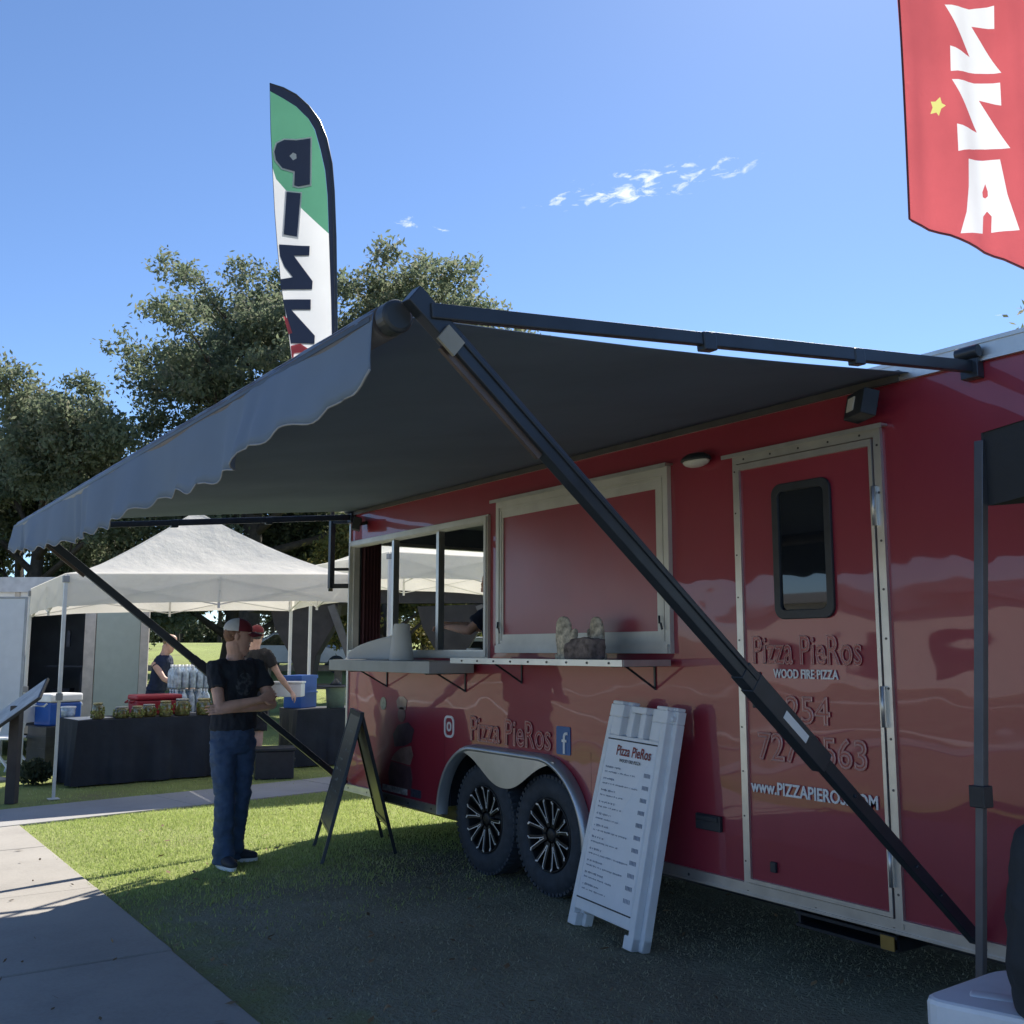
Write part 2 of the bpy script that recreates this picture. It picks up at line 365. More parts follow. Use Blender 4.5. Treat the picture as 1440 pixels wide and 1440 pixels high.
def leaf_m(name, cols, trans=.35):
    m, t, b, o = new_mat(name)
    g = N(t, 'ShaderNodeNewGeometry'); n = noise_n(t, .45, 3, .6)
    v = math_n(t, 'ADD', math_n(t, 'MULTIPLY', g.outputs['Random Per Island'], .5), math_n(t, 'MULTIPLY', n, .5))
    col = ramp(t, v, [(.22+.56*i/(len(cols)-1), c) for i, c in enumerate(cols)])
    t.links.new(col, b.inputs['Base Color']); b.inputs['Roughness'].default_value = .65; b.inputs['Specular IOR Level'].default_value = .2
    tr = N(t, 'ShaderNodeBsdfTranslucent'); t.links.new(col, tr.inputs[0])
    mx = N(t, 'ShaderNodeMixShader'); mx.inputs[0].default_value = trans
    t.links.new(b.outputs[0], mx.inputs[1]); t.links.new(tr.outputs[0], mx.inputs[2]); t.links.new(mx.outputs[0], o.inputs[0]); return m
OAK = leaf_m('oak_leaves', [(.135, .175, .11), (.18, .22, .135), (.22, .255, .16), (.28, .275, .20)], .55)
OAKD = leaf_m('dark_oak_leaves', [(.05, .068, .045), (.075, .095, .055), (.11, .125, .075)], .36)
YELL = leaf_m('yellowing_leaves', [(.09, .11, .035), (.17, .17, .05), (.26, .20, .06)])
PINEL = leaf_m('far_pine_leaves', [(.05, .075, .045), (.09, .115, .055), (.14, .14, .06)])
GRASSL = leaf_m('grass_blades', [(.30, .36, .12), (.39, .48, .15), (.48, .56, .18), (.60, .61, .32)], .45)
GRASSD = leaf_m('shade_grass_blades', [(.24, .225, .16), (.32, .31, .20), (.40, .39, .26), (.50, .47, .34)], .3)  # shaded copy of the grass colour for the ground under the awning
# ================================================================== GROUND
def gz(x, y):
    b = x*FH.x + y*FH.y
    t = max(0.0, min(1.0, (b-24)/34.0)); return 1.95*t*t*(3-2*t)
mb = MB()
xs = sorted(set([round(v, 2) for v in np.concatenate([np.linspace(-320, -30, 12), np.linspace(-30, 70, 51), np.linspace(70, 320, 11)])]))
ys = xs
mb.grid([[Vector((x, y, gz(x, y)-.004)) for y in ys] for x in xs])
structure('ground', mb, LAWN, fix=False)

gap = .014
walk = MB(); walk.box((-.36, -9.0, -.06), (1.68, 9.9, -.012))
wk = structure('walkway', walk, M('joint_dirt', (.10, .085, .06), .95, bmp=.4))
PD = Vector((.9865, .1638, 0)); PN = Vector((-.1638, .9865, 0)); P0 = Vector((1.53, 10.18, 0))
ye = [5.58+1.71*k for k in range(-8, 3)]
def slab(lo, hi, parent, mat, bev=.008):
    m = MB().box(lo, hi); return put('slab', m, mat, parent=parent, bev=bev)
for a, b in zip(ye[:-1], ye[1:]): slab((-.36, a+gap/2, -.05), (1.69+random.uniform(-.006, .006), b-gap/2, .012+random.uniform(-.002, .003)), wk, CONC)
def yline(x): return P0.y + (x-P0.x)*PD.y/PD.x
m = MB(); L = [(-.36, ye[-1]+gap/2), (1.69, ye[-1]+gap/2), (1.69, yline(1.69)-gap), (-.36, yline(-.36)-gap)]
m.prism(L, (0,0,-.05), (1,0,0), (0,1,0), (0,0,.062)); put('slab', m, CONC, parent=wk, bev=.008)
pb = MB(); q = [P0+PD*-12.9+PN*.01, P0+PD*12.9+PN*.01, P0+PD*12.9+PN*1.01, P0+PD*-12.9+PN*1.01]
pb.prism([(p.x, p.y) for p in q], (0,0,-.06), (1,0,0), (0,1,0), (0,0,.045))
pt = structure('path', pb, bpy.data.materials['joint_dirt'])
for k in range(-7, 7):
    s0, s1 = 1.86*k+gap/2-.02, 1.86*(k+1)-gap/2-.02
    q = [P0+PD*s0, P0+PD*s1, P0+PD*s1+PN*1.02, P0+PD*s0+PN*1.02]
    m = MB(); m.prism([(p.x, p.y) for p in q], (0,0,-.05), (1,0,0), (0,1,0), (0,0,.064+random.uniform(-.003,.003))); put('slab', m, CONC2, parent=pt, bev=.008)
kb = MB(); q = [P0+PD*-9+PN*3.42, P0+PD*1.2+PN*3.42, P0+PD*1.2+PN*3.75, P0+PD*-9+PN*3.75]
kb.prism([(p.x, p.y) for p in q], (0,0,-.05), (1,0,0), (0,1,0), (0,0,.07)); structure('kerb', kb, CONC, bev=.01)

def blades(name, pts, hgt, wid, mat, lean=.5):
    n = len(pts); pts = np.asarray(pts); h = hgt*rng.uniform(.55, 1.25, n); a = rng.uniform(0, 2*np.pi, n); l = rng.uniform(0, lean, n)*h; d = rng.uniform(0, 2*np.pi, n); w = wid*rng.uniform(.6, 1.3, n)
    v = np.zeros((n, 3, 3)); v[:, 0, 0] = pts[:, 0]-np.cos(a)*w/2; v[:, 0, 1] = pts[:, 1]-np.sin(a)*w/2; v[:, 1, 0] = pts[:, 0]+np.cos(a)*w/2; v[:, 1, 1] = pts[:, 1]+np.sin(a)*w/2
    v[:, 2, 0] = pts[:, 0]+np.cos(d)*l; v[:, 2, 1] = pts[:, 1]+np.sin(d)*l; v[:, 0, 2] = v[:, 1, 2] = pts[:, 2]-.006; v[:, 2, 2] = pts[:, 2]+h
    return raw(name, v.reshape(-1, 3), np.arange(3*n).reshape(-1, 3), mat)
def raw(name, v, f, mat, link=True):
    me = bpy.data.meshes.new(name); nf, k = f.shape
    me.vertices.add(len(v)); me.vertices.foreach_set('co', np.ascontiguousarray(v, dtype=np.float32).ravel())
    me.loops.add(nf*k); me.loops.foreach_set('vertex_index', np.ascontiguousarray(f, dtype=np.int32).ravel())
    me.polygons.add(nf); me.polygons.foreach_set('loop_start', np.arange(0, nf*k, k, dtype=np.int32)); me.polygons.foreach_set('loop_total', np.full(nf, k, dtype=np.int32))
    me.materials.append(mat); me.update(calc_edges=True)
    if not link: return me
    o = bpy.data.objects.new(name, me); COL.objects.link(o); return o
def scatter(n, x0, x1, y0, y1, keep):
    out_ = []
    X = rng.uniform(x0, x1, n); Y = rng.uniform(y0, y1, n)
    for x, y in zip(X, Y):
        if keep(x, y): out_.append((x, y, 0.0))
    return out_
def on_path(x, y):
    d = (Vector((x, y, 0))-P0).dot(PN); return -.015 < d < 1.03
def dens(x, y, base=.0):
    v = noise.noise(Vector((x*.9, y*.9, 3))) + .5*noise.noise(Vector((x*3.1, y*3.1, 9)))
    e = min(1.0, max(0.0, (x-1.66)/.5))          # thin next to the walkway
    return random.random() < (.62+.55*v+base)*(.35+.65*e)
def shade_zone(x, y): return min(1, max(0, (6.35-(y-.25*x)+.9*noise.noise(Vector((x*1.3, y*1.3, 4))))/.9+.5))*min(1, max(0, (x-1.45)/.5))  # same painted shade area, for thinning the green blades
k1 = lambda x, y: x > 1.66+.05*noise.noise(Vector((y*3, 0, 0))) and not on_path(x, y) and dens(x, y, .12) and random.random() > .93*shade_zone(x, y)
k2 = lambda x, y: x > 1.66+.05*noise.noise(Vector((y*3, 0, 0))) and not on_path(x, y) and dens(x, y, -.1) and random.random() < .2+.8*shade_zone(x, y)
pts = scatter(150000, 1.64, 6.8, 5.6, 11.0, k1) + scatter(30000, -1.0, 8.5, 11.0, 18.0, lambda x, y: dens(x, y, -.1))
tag(blades('grass', pts, .021, .0085, GRASSL, 1.1), kind='stuff')
tag(blades('shade_grass', scatter(42000, 1.64, 5.0, 3.0, 7.6, k2), .009, .008, GRASSD, 2.4), kind='stuff')  # short dull blades that carry the painted shade tone under the awning

# ================================================================== FOOD TRAILER
TX = 4.0; Y0, Y1 = 1.9, 8.42; ZB, ZT = .335, 2.755
tr = thing('food_trailer', 'glossy red enclosed food trailer with a black awning rolled out over its serving side', 'food trailer', (5.3, 5.2, 0))
U, V_, NO = Vector((0,-1,0)), Vector((0,0,1)), Vector((-1,0,0))      # right, up and out of the serving side
arch_c, arch_r = (6.2, 5.44), .50
def arch(y):
    """top of the wheel cut-out (tandem arch)"""
    yl, yr, top, r = 6.72, 5.00, .86, .47
    if y >= yl or y <= yr: return .395
    if y > yl-r: d = (y-(yl-r))/r; return .395+(top-.395)*math.sqrt(max(0, 1-d*d))
    if y < yr+r: d = ((yr+r)-y)/r; return .395+(top-.395)*math.sqrt(max(0, 1-d*d))
    return top
SW = (6.16, 8.36, 1.52, 2.48)        # serving opening y0 y1 z0 z1
HT = (4.24, 6.0, 1.53, 2.59); DR = (2.84, 3.75, .36, 2.56)
def side_wall(x, arch_on=True):
    m = MB(); yb = sorted(set([Y0, Y1, SW[0], SW[1]] + ([5.0+1.72*i/48 for i in range(49)] if arch_on else [5.0, 6.72])))
    for a, b in zip(yb[:-1], yb[1:]):
        za, zb = (arch(a+1e-6), arch(b-1e-6)) if arch_on else (.395, .395)
        if not arch_on and 4.99 < a < 6.71: za = zb = .95
        if SW[0]-1e-6 <= a < SW[1]-1e-6:
            m.add([(x,a,za),(x,b,zb),(x,b,SW[2]),(x,a,SW[2])], [(0,1,2,3)]); m.add([(x,a,SW[3]),(x,b,SW[3]),(x,b,ZT),(x,a,ZT)], [(0,1,2,3)])
        else: m.add([(x,a,za),(x,b,zb),(x,b,ZT),(x,a,ZT)], [(0,1,2,3)])
    return m
put('side_wall', side_wall(TX), RED, parent=tr, fix=False)
# other walls
EW = (4.27, 5.48, 1.40, 2.50)        # opening in the end wall x0 x1 z0 z1
m = MB()
for x0, x1, z0, z1 in ((TX, EW[0], .395, ZT), (EW[0], EW[1], .395, EW[2]), (EW[0], EW[1], EW[3], ZT), (EW[1], 6.6, .395, ZT)):
    m.add([(x0,Y1,z0),(x1,Y1,z0),(x1,Y1,z1),(x0,Y1,z1)], [(0,1,2,3)])
put('end_wall', m, RED, parent=tr, fix=False)
m = MB(); m.add([(6.6,Y0,.395),(6.6,Y1,.395),(6.6,Y1,ZT),(6.6,Y0,ZT)], [(0,1,2,3)]); put('far_wall', m, RED, parent=tr, fix=False)
m = MB(); m.add([(TX,Y0,.395),(5.3,Y0-1.6,.395),(6.6,Y0,.395),(TX,Y0,ZT),(5.3,Y0-1.6,ZT),(6.6,Y0,ZT)], [(0,1,4,3),(1,2,5,4)]); put('nose', m, RED, parent=tr)
m = MB(); m.box((TX-.005, Y0-.01, 2.80), (6.605, Y1+.005, 2.84)); m.prism([(TX,Y0),(5.3,Y0-1.6),(6.6,Y0)], (0,0,2.76), (1,0,0), (0,1,0), (0,0,.08)); put('roof', m, WHITE, parent=tr)
m = MB(); m.box((TX-.016, Y0, 2.752), (TX+.03, Y1+.012, 2.846)); m.box((TX-.028, Y0, 2.750), (TX-.016, Y1+.012, 2.768)); m.box((TX-.022, Y0, 2.828), (TX-.016, Y1+.012, 2.846))
m.box((TX, Y1, 2.752), (6.6, Y1+.014, 2.846)); rr = put('roof_rail', m, ALU, parent=tr)
m = MB()
for a, b in ((Y0, 4.985), (6.735, Y1)):
    m = MB(); m.box((TX-.014, a, ZB), (TX+.03, b, .396)); m.box((TX-.02, a, ZB), (TX-.014, b, ZB+.012)); m.box((TX-.019, a, .384), (TX-.014, b, .396)); put('bottom_trim', m, ALU, parent=tr)
m = MB(); m.box((TX+.03, Y1-.02, ZB), (6.6, Y1+.012, .396)); put('bottom_trim', m, ALU, parent=tr)
m = MB()
for y in list(np.arange(2.05, 4.9, .42)) + list(np.arange(6.9, 8.4, .36)): m.tube((TX-.0155, y, .363), (TX-.010, y, .363), .008, 8)
for y in np.arange(2.05, 8.3, .5): m.tube((TX-.0175, y, 2.80), (TX-.012, y, 2.80), .007, 8)
tag(put('screws', m, SCREW, parent=tr), kind='stuff')
m = MB(); m.box((TX-.012, Y1-.022, .396), (TX+.012, Y1+.012, 2.752)); put('corner_trim', m, ALU, parent=tr)
# inside
m = MB(); m.box((TX+.36, Y0, .40), (6.58, Y1-.03, .44)); m.box((TX+.02, Y0, .40), (TX+.36, 4.96, .44)); m.box((TX+.02, 6.76, .40), (TX+.36, Y1-.03, .44)); put('floor', m, DARKIN, parent=tr)
m = side_wall(TX+.05, False); m.add([(6.57,Y0,.44),(6.57,Y1,.44),(6.57,Y1,2.74),(6.57,Y0,2.74)], [(0,1,2,3)])
for x0, x1, z0, z1 in ((TX+.05, EW[0], .44, 2.74), (EW[0], EW[1], .44, EW[2]), (EW[0], EW[1], EW[3], 2.74), (EW[1], 6.57, .44, 2.74)):
    m.add([(x0,Y1-.05,z0),(x1,Y1-.05,z0),(x1,Y1-.05,z1),(x0,Y1-.05,z1)], [(0,1,2,3)])
m.add([(TX+.05,Y0+.02,.44),(6.57,Y0+.02,.44),(6.57,Y0+.02,2.74),(TX+.05,Y0+.02,2.74)], [(0,1,2,3)])
put('inner_lining', m, DARKIN, parent=tr, fix=False)
m = MB(); m.box((TX+.02, Y0, 2.70), (6.58, Y1-.02, 2.742)); put('ceiling', m, DARKIN, parent=tr)
m = MB()      # reveal and frame of the end opening, dark curtain beside it
for x0, x1, z0, z1 in ((EW[0]-.03, EW[0], EW[2]-.03, EW[3]+.03), (EW[1], EW[1]+.03, EW[2]-.03, EW[3]+.03), (EW[0], EW[1], EW[3], EW[3]+.03), (EW[0], EW[1], EW[2]-.03, EW[2])):
    m.box((x0, Y1-.055, z0), (x1, Y1+.01, z1))
put('end_window_frame', m, ALU, parent=tr)
m = MB(); P = []
for i in range(31):
    x = TX+.07+(EW[0]-TX-.08)*i/30; P.append([Vector((x, Y1-.09+.022*math.sin(i*1.25), z)) for z in (.9, 1.5, 2.1, 2.66)])
m.grid(P); put('curtain', m, M('dark_red_curtain', (.06, .018, .025), .8), parent=tr, fix=False)
m = MB(); m.box((TX+.075, 6.05, 1.36), (TX+.5, 8.3, 1.40)); m.box((TX+.075, 6.05, .44), (TX+.5, 6.11, 1.36)); m.box((5.95, 5.2, .44), (6.56, 8.3, 1.34)); put('kitchen_counter', m, ALU, parent=tr)
# frame, axles, wheel well
m = MB()
for x in (4.32, 6.22): m.box((x, Y0-.3, .22), (x+.06, Y1-.02, .335))
for y in np.arange(Y0+.2, Y1, .6): m.box((4.32, y, .25), (6.28, y+.05, .332))
m.bar((4.9, Y0-.1, .3), (5.3, -.9, .42), .08, .1); m.bar((5.7, Y0-.1, .3), (5.3, -.9, .42), .08, .1)
for y in (5.44, 6.2): m.tube((4.15, y, .375), (6.45, y, .375), .035, 10)
put('chassis', m, BLACKM, parent=tr)
m = MB(); m.add([(TX+.34,4.99,.40),(TX+.34,6.73,.40),(TX+.34,6.73,.93),(TX+.34,4.99,.93),(TX-.001,4.99,.93),(TX-.001,6.73,.93),(TX-.001,4.99,.40),(TX-.001,6.73,.40)], [(0,1,2,3),(3,2,5,4),(0,3,4,6),(1,7,5,2)]); put('wheel_well', m, BLACKP, parent=tr, fix=False)

# ---- fender
m = MB(); prof = []
yl, yr, top, r = 6.75, 4.97, .885, .485
for i in range(25): a = math.pi*.5*i/24; prof.append((yl-r+r*math.cos(a), .35+(top-.35)*math.sin(a)))
for i in range(25): a = math.pi*.5*(1+i/24); prof.append((yr+r+r*math.cos(a), .35+(top-.35)*math.sin(a)))
cy, cz = 5.86, .35
inner = [(cy+(p[0]-cy)*.957, cz+(p[1]-cz)*.925) for p in prof]
n = len(prof)
vs = []; 
for (y, z), (yi, zi) in zip(prof, inner): vs += [(TX-.004, y, z), (TX-.045, y, z-.004), (TX-.075, (y+yi)/2, (z+zi)/2), (TX-.07, yi, zi), (TX+.02, yi, zi)]
m.add(vs, [(5*i+j, 5*i+j+1, 5*i+5+j+1, 5*i+5+j) for i in range(n-1) for j in range(4)], 0, True)
fd = put('fender', m, STEEL, parent=tr)
# web plate that dips between the tyres
m = MB(); T = []; Bm = []
for i in range(41):
    y = 6.42-1.13*i/40; zt = .85
    d = (y-5.855)/.38
    zb = .845-.215*math.exp(-(abs(d)**2.3)*1.25); T.append((y, zt)); Bm.append((y, min(zb, zt-.002)))
vs = [(TX-.062, *p) for p in T]+[(TX-.062, *p) for p in Bm]; k = len(T)
m.add(vs, [(i, i+1, k+i+1, k+i) for i in range(k-1)]); wp = put('fender_web', m, STEEL, parent=tr)
sd = wp.modifiers.new('t', 'SOLIDIFY'); sd.thickness = .006

# ---- wheels
def make_wheel(parent, y, spin):
    w = part_empty('wheel', parent); c = Vector((TX-.0, y, .378)); m = MB(); ax = (-1, 0, 0); o = c-Vector((-.205, 0, 0))
    tp = [(.232, .0), (.26, -.006), (.31, .0), (.345, .008), (.366, .024), (.376, .055), (.378, .10), (.376, .15), (.366, .185), (.342, .204), (.31, .213), (.275, .212), (.238, .2), (.228, .185), (.226, .06)]
    m.lathe(tp, o, ax, 48)
    for k in range(56):      # shoulder lugs
        a = 2*math.pi*k/56; u = Vector((0, math.cos(a), math.sin(a))); t = Vector((0, -math.sin(a), math.cos(a)))
        for h0, h1, rr_ in ((.13, .195, .366), (.02, .075, .368)):
            p = o+Vector((-1,0,0))*h0+u*rr_; q_ = o+Vector((-1,0,0))*h1+u*(rr_-.004); m.bar(p, q_, .026, .026, up=u)
    put('tyre', m, RUBBER, parent=w)
    m = MB(); m.lathe([(.0, .135), (.05, .135), (.06, .11), (.16, .10), (.215, .095), (.228, .19), (.233, .197), (.226, .203), (.219, .196), (.216, .18), (.205, .10)], o, ax, 40)
    m.lathe([(.0, .182), (.03, .182), (.043, .176), (.047, .13)], o, ax, 20)
    for k in range(6):
        a = 2*math.pi*k/6; p = o+Vector((-.13, .057*math.cos(a), .057*math.sin(a))); m.tube(p, p+Vector((-.03, 0, 0)), .009, 6)
    put('rim', m, RIM, parent=w)
    sm_ = None
    for k in range(8):      # split spokes, black with machined edges
        a0 = spin+2*math.pi*k/8; m = MB()
        def pol(rad, da, h): a = a0+da; return o+Vector((-h, rad*math.cos(a), rad*math.sin(a)))
        for s in (-1, 1):
            c1, c2, c3 = pol(.055, s*.12, .165), pol(.115, s*.15, .172), pol(.216, s*.215, .19)
            m.bar(c1, c2, .017, .03, up=(-1,0,0)); m.bar(c2, c3, .015, .03, up=(-1,0,0))
            e1, e2, e3 = pol(.075, s*.05, .184), pol(.118, s*.06+s*.02, .19), pol(.214, s*.15, .206)
            m.bar(e1, e2, .004, .004, up=(-1,0,0), mi=1); m.bar(e2, e3, .004, .004, up=(-1,0,0), mi=1)
            m.bar(pol(.205, s*.15, .206), pol(.219, s*.22, .208), .009, .004, up=(-1,0,0), mi=1)
        m.bar(pol(.112, -.085, .19), pol(.112, .085, .19), .003, .004, up=(-1,0,0), mi=1)
        put('spoke', m, [RIM, CHROME], parent=w)
    return w
make_wheel(tr, 6.2, .15); make_wheel(tr, 5.44, .42)

# ---- serving opening
m = MB(); y0, y1, z0, z1 = SW[0]-.045, SW[1]+.03, SW[2]-.03, SW[3]+.035
rect = lambda a, b, c, d: [(a, c), (b, c), (b, d), (a, d)]
FR = lambda m_, o4, i4, x, t: m_.ring([(-p[0], p[1]) for p in o4], [(-p[0], p[1]) for p in i4], (x, 0, 0), U, V_, NO*t)
FR(m, rect(y0, y1, z0, z1), rect(SW[0], SW[1], SW[2]+.03, SW[3]-.015), TX+.0, .022)
FR(m, rect(y0+.014, y1-.014, z0+.01, z1-.012), rect(SW[0]-.004, SW[1]+.004, SW[2]+.02, SW[3]-.01), TX-.022, .012)
FR(m, rect(SW[0], SW[1], SW[2], SW[3]), rect(SW[0]+.02, SW[1]-.02, SW[2]+.025, SW[3]-.02), TX+.055, .055)
sw = put('serving_window', m, ALU_W, parent=tr)
for y in (7.60, 6.86):
    m = MB(); m.box((TX+.0, y-.026, SW[2]+.03), (TX+.045, y+.026, SW[3]-.015)); m.box((TX-.008, y-.026, SW[2]+.03), (TX, y-.008, SW[3]-.015)); put('mullion', m, ALU, parent=sw)
m = MB(); m.box((TX-.03, SW[0]-.02, SW[2]-.012), (TX+.05, SW[1]+.01, SW[2]+.03)); put('sill', m, ALU, parent=sw)
# ---- closed serving hatch
m = MB(); y0, y1, z0, z1 = HT
FR(m, rect(y0, y1, z0, z1), rect(y0+.04, y1-.035, z0+.06, z1-.05), TX, .03); FR(m, rect(y0+.04, y1-.035, z0+.06, z1-.05), rect(4.35, 5.925, 1.655, 2.47), TX+.0, .02)
FR(m, rect(y0+.05, y1-.045, z0+.07, z1-.06), rect(y0+.062, y1-.057, z0+.082, z1-.072), TX-.02, .006)
m.box((TX-.045, y0+.01, z0+.0), (TX-.03, y1-.01, z0+.05))
ht = put('serving_hatch', m, ALU_W, parent=tr)
m = MB(); m.box((TX-.010, 4.34, 1.645), (TX-.004, 5.935, 2.48)); put('panel', m, REDM, parent=ht)
m = MB(); m.box((TX-.06, y0-.02, z1+.002), (TX, y1+.04, z1+.012)); m.box((TX-.06, y0-.02, z1-.01), (TX-.053, y1+.04, z1+.002)); put('drip_rail', m, ALU, parent=ht)
for y in (4.31, 5.955):
    m = MB(); m.bar((TX-.034, y+.012, 1.74), (TX-.05, y-.006, 1.70), .012, .01); m.bar((TX-.04, y-.006, 1.70), (TX-.045, y-.022, 1.665), .008, .012); put('latch', m, BLACKM, parent=ht)
# ---- side door
m = MB(); y0, y1, z0, z1 = DR
FR(m, rect(y0, y1, z0, z1), rect(y0+.038, y1-.030, z0+.036, z1-.04), TX, .018)
FR(m, rect(y0+.045, y1-.036, z0+.04, z1-.046), rect(y0+.062, y1-.05, z0+.06, z1-.078), TX-.004, .022)
m.box((TX-.05, y0-.03, z1+.003), (TX, y1+.05, z1+.013)); m.box((TX-.05, y0-.03, z1-.008), (TX-.044, y1+.05, z1+.003))
dr = put('side_door', m, ALU, parent=tr)
m = MB(); m.box((TX-.012, y0+.055, z0+.05), (TX-.006, y1-.045, z1-.07)); put('door_panel', m, RED, parent=dr)
m = MB()
for z in np.arange(.5, 2.5, .22): m.tube((TX-.020, y0+.018, z), (TX-.015, y0+.018, z), .006, 6); m.tube((TX-.020, y1-.014, z), (TX-.015, y1-.014, z), .005, 6)
for y in np.arange(2.95, 3.7, .18): m.tube((TX-.020, y, z1-.02), (TX-.015, y, z1-.02), .006, 6)
tag(put('screws', m, SCREW, parent=dr), kind='stuff')
for z in (.62, 1.30, 2.2):
    m = MB(); m.box((TX-.034, y0+.026, z-.09), (TX-.018, y0+.05, z+.09)); m.tube((TX-.036, y0+.04, z-.09), (TX-.036, y0+.04, z+.09), .008, 8); put('hinge', m, ALU, parent=dr)
def rrect(a, b, c, d, r, k=7):
    P = []
    for cx, cz, s in ((b-r, d-r, 0), (a+r, d-r, 1), (a+r, c+r, 2), (b-r, c+r, 3)):
        for i in range(k): t = math.pi/2*(s+i/(k-1)); P.append((cx+r*math.cos(t), cz+r*math.sin(t)))
    return P
m = MB(); FR(m, rrect(3.125, 3.485, 1.70, 2.375, .055), rrect(3.165, 3.445, 1.745, 2.335, .03), TX-.012, .018); dw = put('door_window', m, BLACKP, parent=dr, bev=.004)
m = MB(); m.prism([(-p[0], p[1]) for p in rrect(3.16, 3.45, 1.74, 2.34, .03)], (TX-.013, 0, 0), U, V_, NO*.004); put('pane', m, GLASSD, parent=dw)
m = MB(); m.box((TX-.02, 3.60, 1.26), (TX-.012, 3.66, 1.44)); m.box((TX-.05, 3.615, 1.30), (TX-.02, 3.645, 1.40)); put('handle', m, BLACKP, parent=dr, bev=.004)
m = MB(); m.box((TX-.03, 3.535, .475), (TX-.012, 3.57, .525)); put('door_stop', m, BLACKP, parent=dr, bev=.004)
# lettering on the door
PX = TX-.012
m = MB(); text_on(m, 'Pizza PieRos', (PX, 3.645, 1.478), U, V_, .655, .142, NO, .003, 0, .004); lt = put('lettering', m, EMB, parent=dr, fix=False)
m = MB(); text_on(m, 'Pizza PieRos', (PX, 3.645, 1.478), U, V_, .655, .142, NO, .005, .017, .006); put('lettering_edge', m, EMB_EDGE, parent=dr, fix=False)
m = MB(); text_on(m, 'WOOD FIRE PIZZA', (PX, 3.515, 1.412), U, V_, .39, .045, NO, .004, bold=.02); put('lettering', m, LETTER, parent=dr, fix=False)
for s, y, z, w, h in (('254', 3.445, 1.195, .265, .135), ('727 0563', 3.63, 1.005, .645, .142)):
    m = MB(); text_on(m, s, (PX, y, z), U, V_, w, h, NO, .003, 0, .004); put('lettering', m, EMB, parent=dr, fix=False)
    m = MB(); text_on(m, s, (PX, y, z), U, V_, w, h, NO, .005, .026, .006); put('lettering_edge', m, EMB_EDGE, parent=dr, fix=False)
m = MB(); text_on(m, 'www.PIZZAPIEROS.COM', (PX, 3.685, .845), U, V_, .745, .062, NO, .004, bold=.02); put('lettering', m, LETTER, parent=dr, fix=False)
# lettering, marks and fittings on the side
m = MB(); text_on(m, 'Pizza PieRos', (TX, 6.36, .905), U, V_, .97, .178, NO, .004, 0, .004); put('side_lettering', m, EMB, parent=tr, fix=False)
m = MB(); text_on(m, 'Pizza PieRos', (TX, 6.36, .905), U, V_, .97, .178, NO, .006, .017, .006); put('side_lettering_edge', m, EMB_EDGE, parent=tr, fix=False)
m = MB(); FR(m, rrect(6.595, 6.735, .905, 1.065, .045), rrect(6.612, 6.718, .922, 1.048, .032), TX, .006); FR(m, rrect(6.635, 6.695, .95, 1.02, .028), rrect(6.648, 6.682, .965, 1.005, .015), TX, .006); put('camera_icon', m, LETTER, parent=tr)
m = MB(); m.prism([(-p[0], p[1]) for p in rrect(5.19, 5.335, .895, 1.07, .012)], (TX-.001, 0, 0), U, V_, NO*.004); fb = put('blue_square_icon', m, BLUE, parent=tr)
m = MB(); text_on(m, 'f', (TX-.004, 5.272, .902), U, V_, .06, .135, NO, .003); put('letter_f', m, LETTER, parent=fb, fix=False)
m = MB(); m.prism([(.052*math.cos(a), .052*math.sin(a)) for a in np.linspace(0, 2*math.pi, 24)[:-1]], (TX, 7.73, 1.11), U, V_, NO*.004); put('round_sticker', m, M('grey_sticker', (.34, .34, .24), .5, var=.4, vscale=60), parent=tr)
vg = part_empty('chef_graphic', tr)
for nm, c_, pts_ in (('barrel_print', (.115, .065, .075), [(7.60,.47),(7.24,.46),(7.22,.55),(7.25,.64),(7.58,.655),(7.62,.56)]), ('apron_print', (.25, .16, .14), [(7.58,.665),(7.26,.65),(7.21,.73),(7.25,.80),(7.42,.77),(7.52,.72)]),
                    ('shirt_print', (.085, .055, .065), [(7.52,.775),(7.36,.79),(7.24,.83),(7.20,.93),(7.30,.98),(7.47,.95),(7.55,.87)]), ('face_print', (.20, .10, .085), [(7.41+.065*math.cos(a), 1.035+.06*math.sin(a)) for a in np.linspace(0, 6.28, 15)[:-1]]), ('hat_print', (.24, .15, .13), [(7.48,1.08),(7.34,1.075),(7.32,1.15),(7.38,1.18),(7.46,1.175),(7.50,1.14)])):
    m = MB(); m.prism([(-p[0], p[1]) for p in pts_], (TX-.0005, 0, 0), U, V_, NO*.003); put(nm, m, M(nm, c_, .35, 0, .35, 14, coat=.6), parent=vg)
m = MB(); m.box((TX-.004, 7.30, .415), (TX, 7.72, .462)); put('licence_sticker', m, M('scuffed_sticker', (.42, .40, .40), .5, var=.6, vscale=30), parent=tr)
m = MB(); m.box((TX-.004, 7.08, .415), (TX, 7.24, .475)); put('number_sticker', m, M('dark_sticker', (.05, .06, .09), .4, var=.6, vscale=50), parent=tr)
m = MB(); m.box((TX-.022, 3.905, .612), (TX, 4.085, .692)); m.box((TX-.03, 3.92, .66), (TX-.022, 4.07, .686)); put('outlet_cover', m, BLACKP, parent=tr, bev=.005)
m = MB(); m.ell((TX-.055, 3.98, 2.575), (.06, .105, .045), lo=0, hi=1); pl = put('porch_light', m, BLACKP, parent=tr)
m = MB(); m.ell((TX-.055, 3.98, 2.573), (.052, .092, .035), lo=-1, hi=0); put('lens', m, LENS, parent=pl)
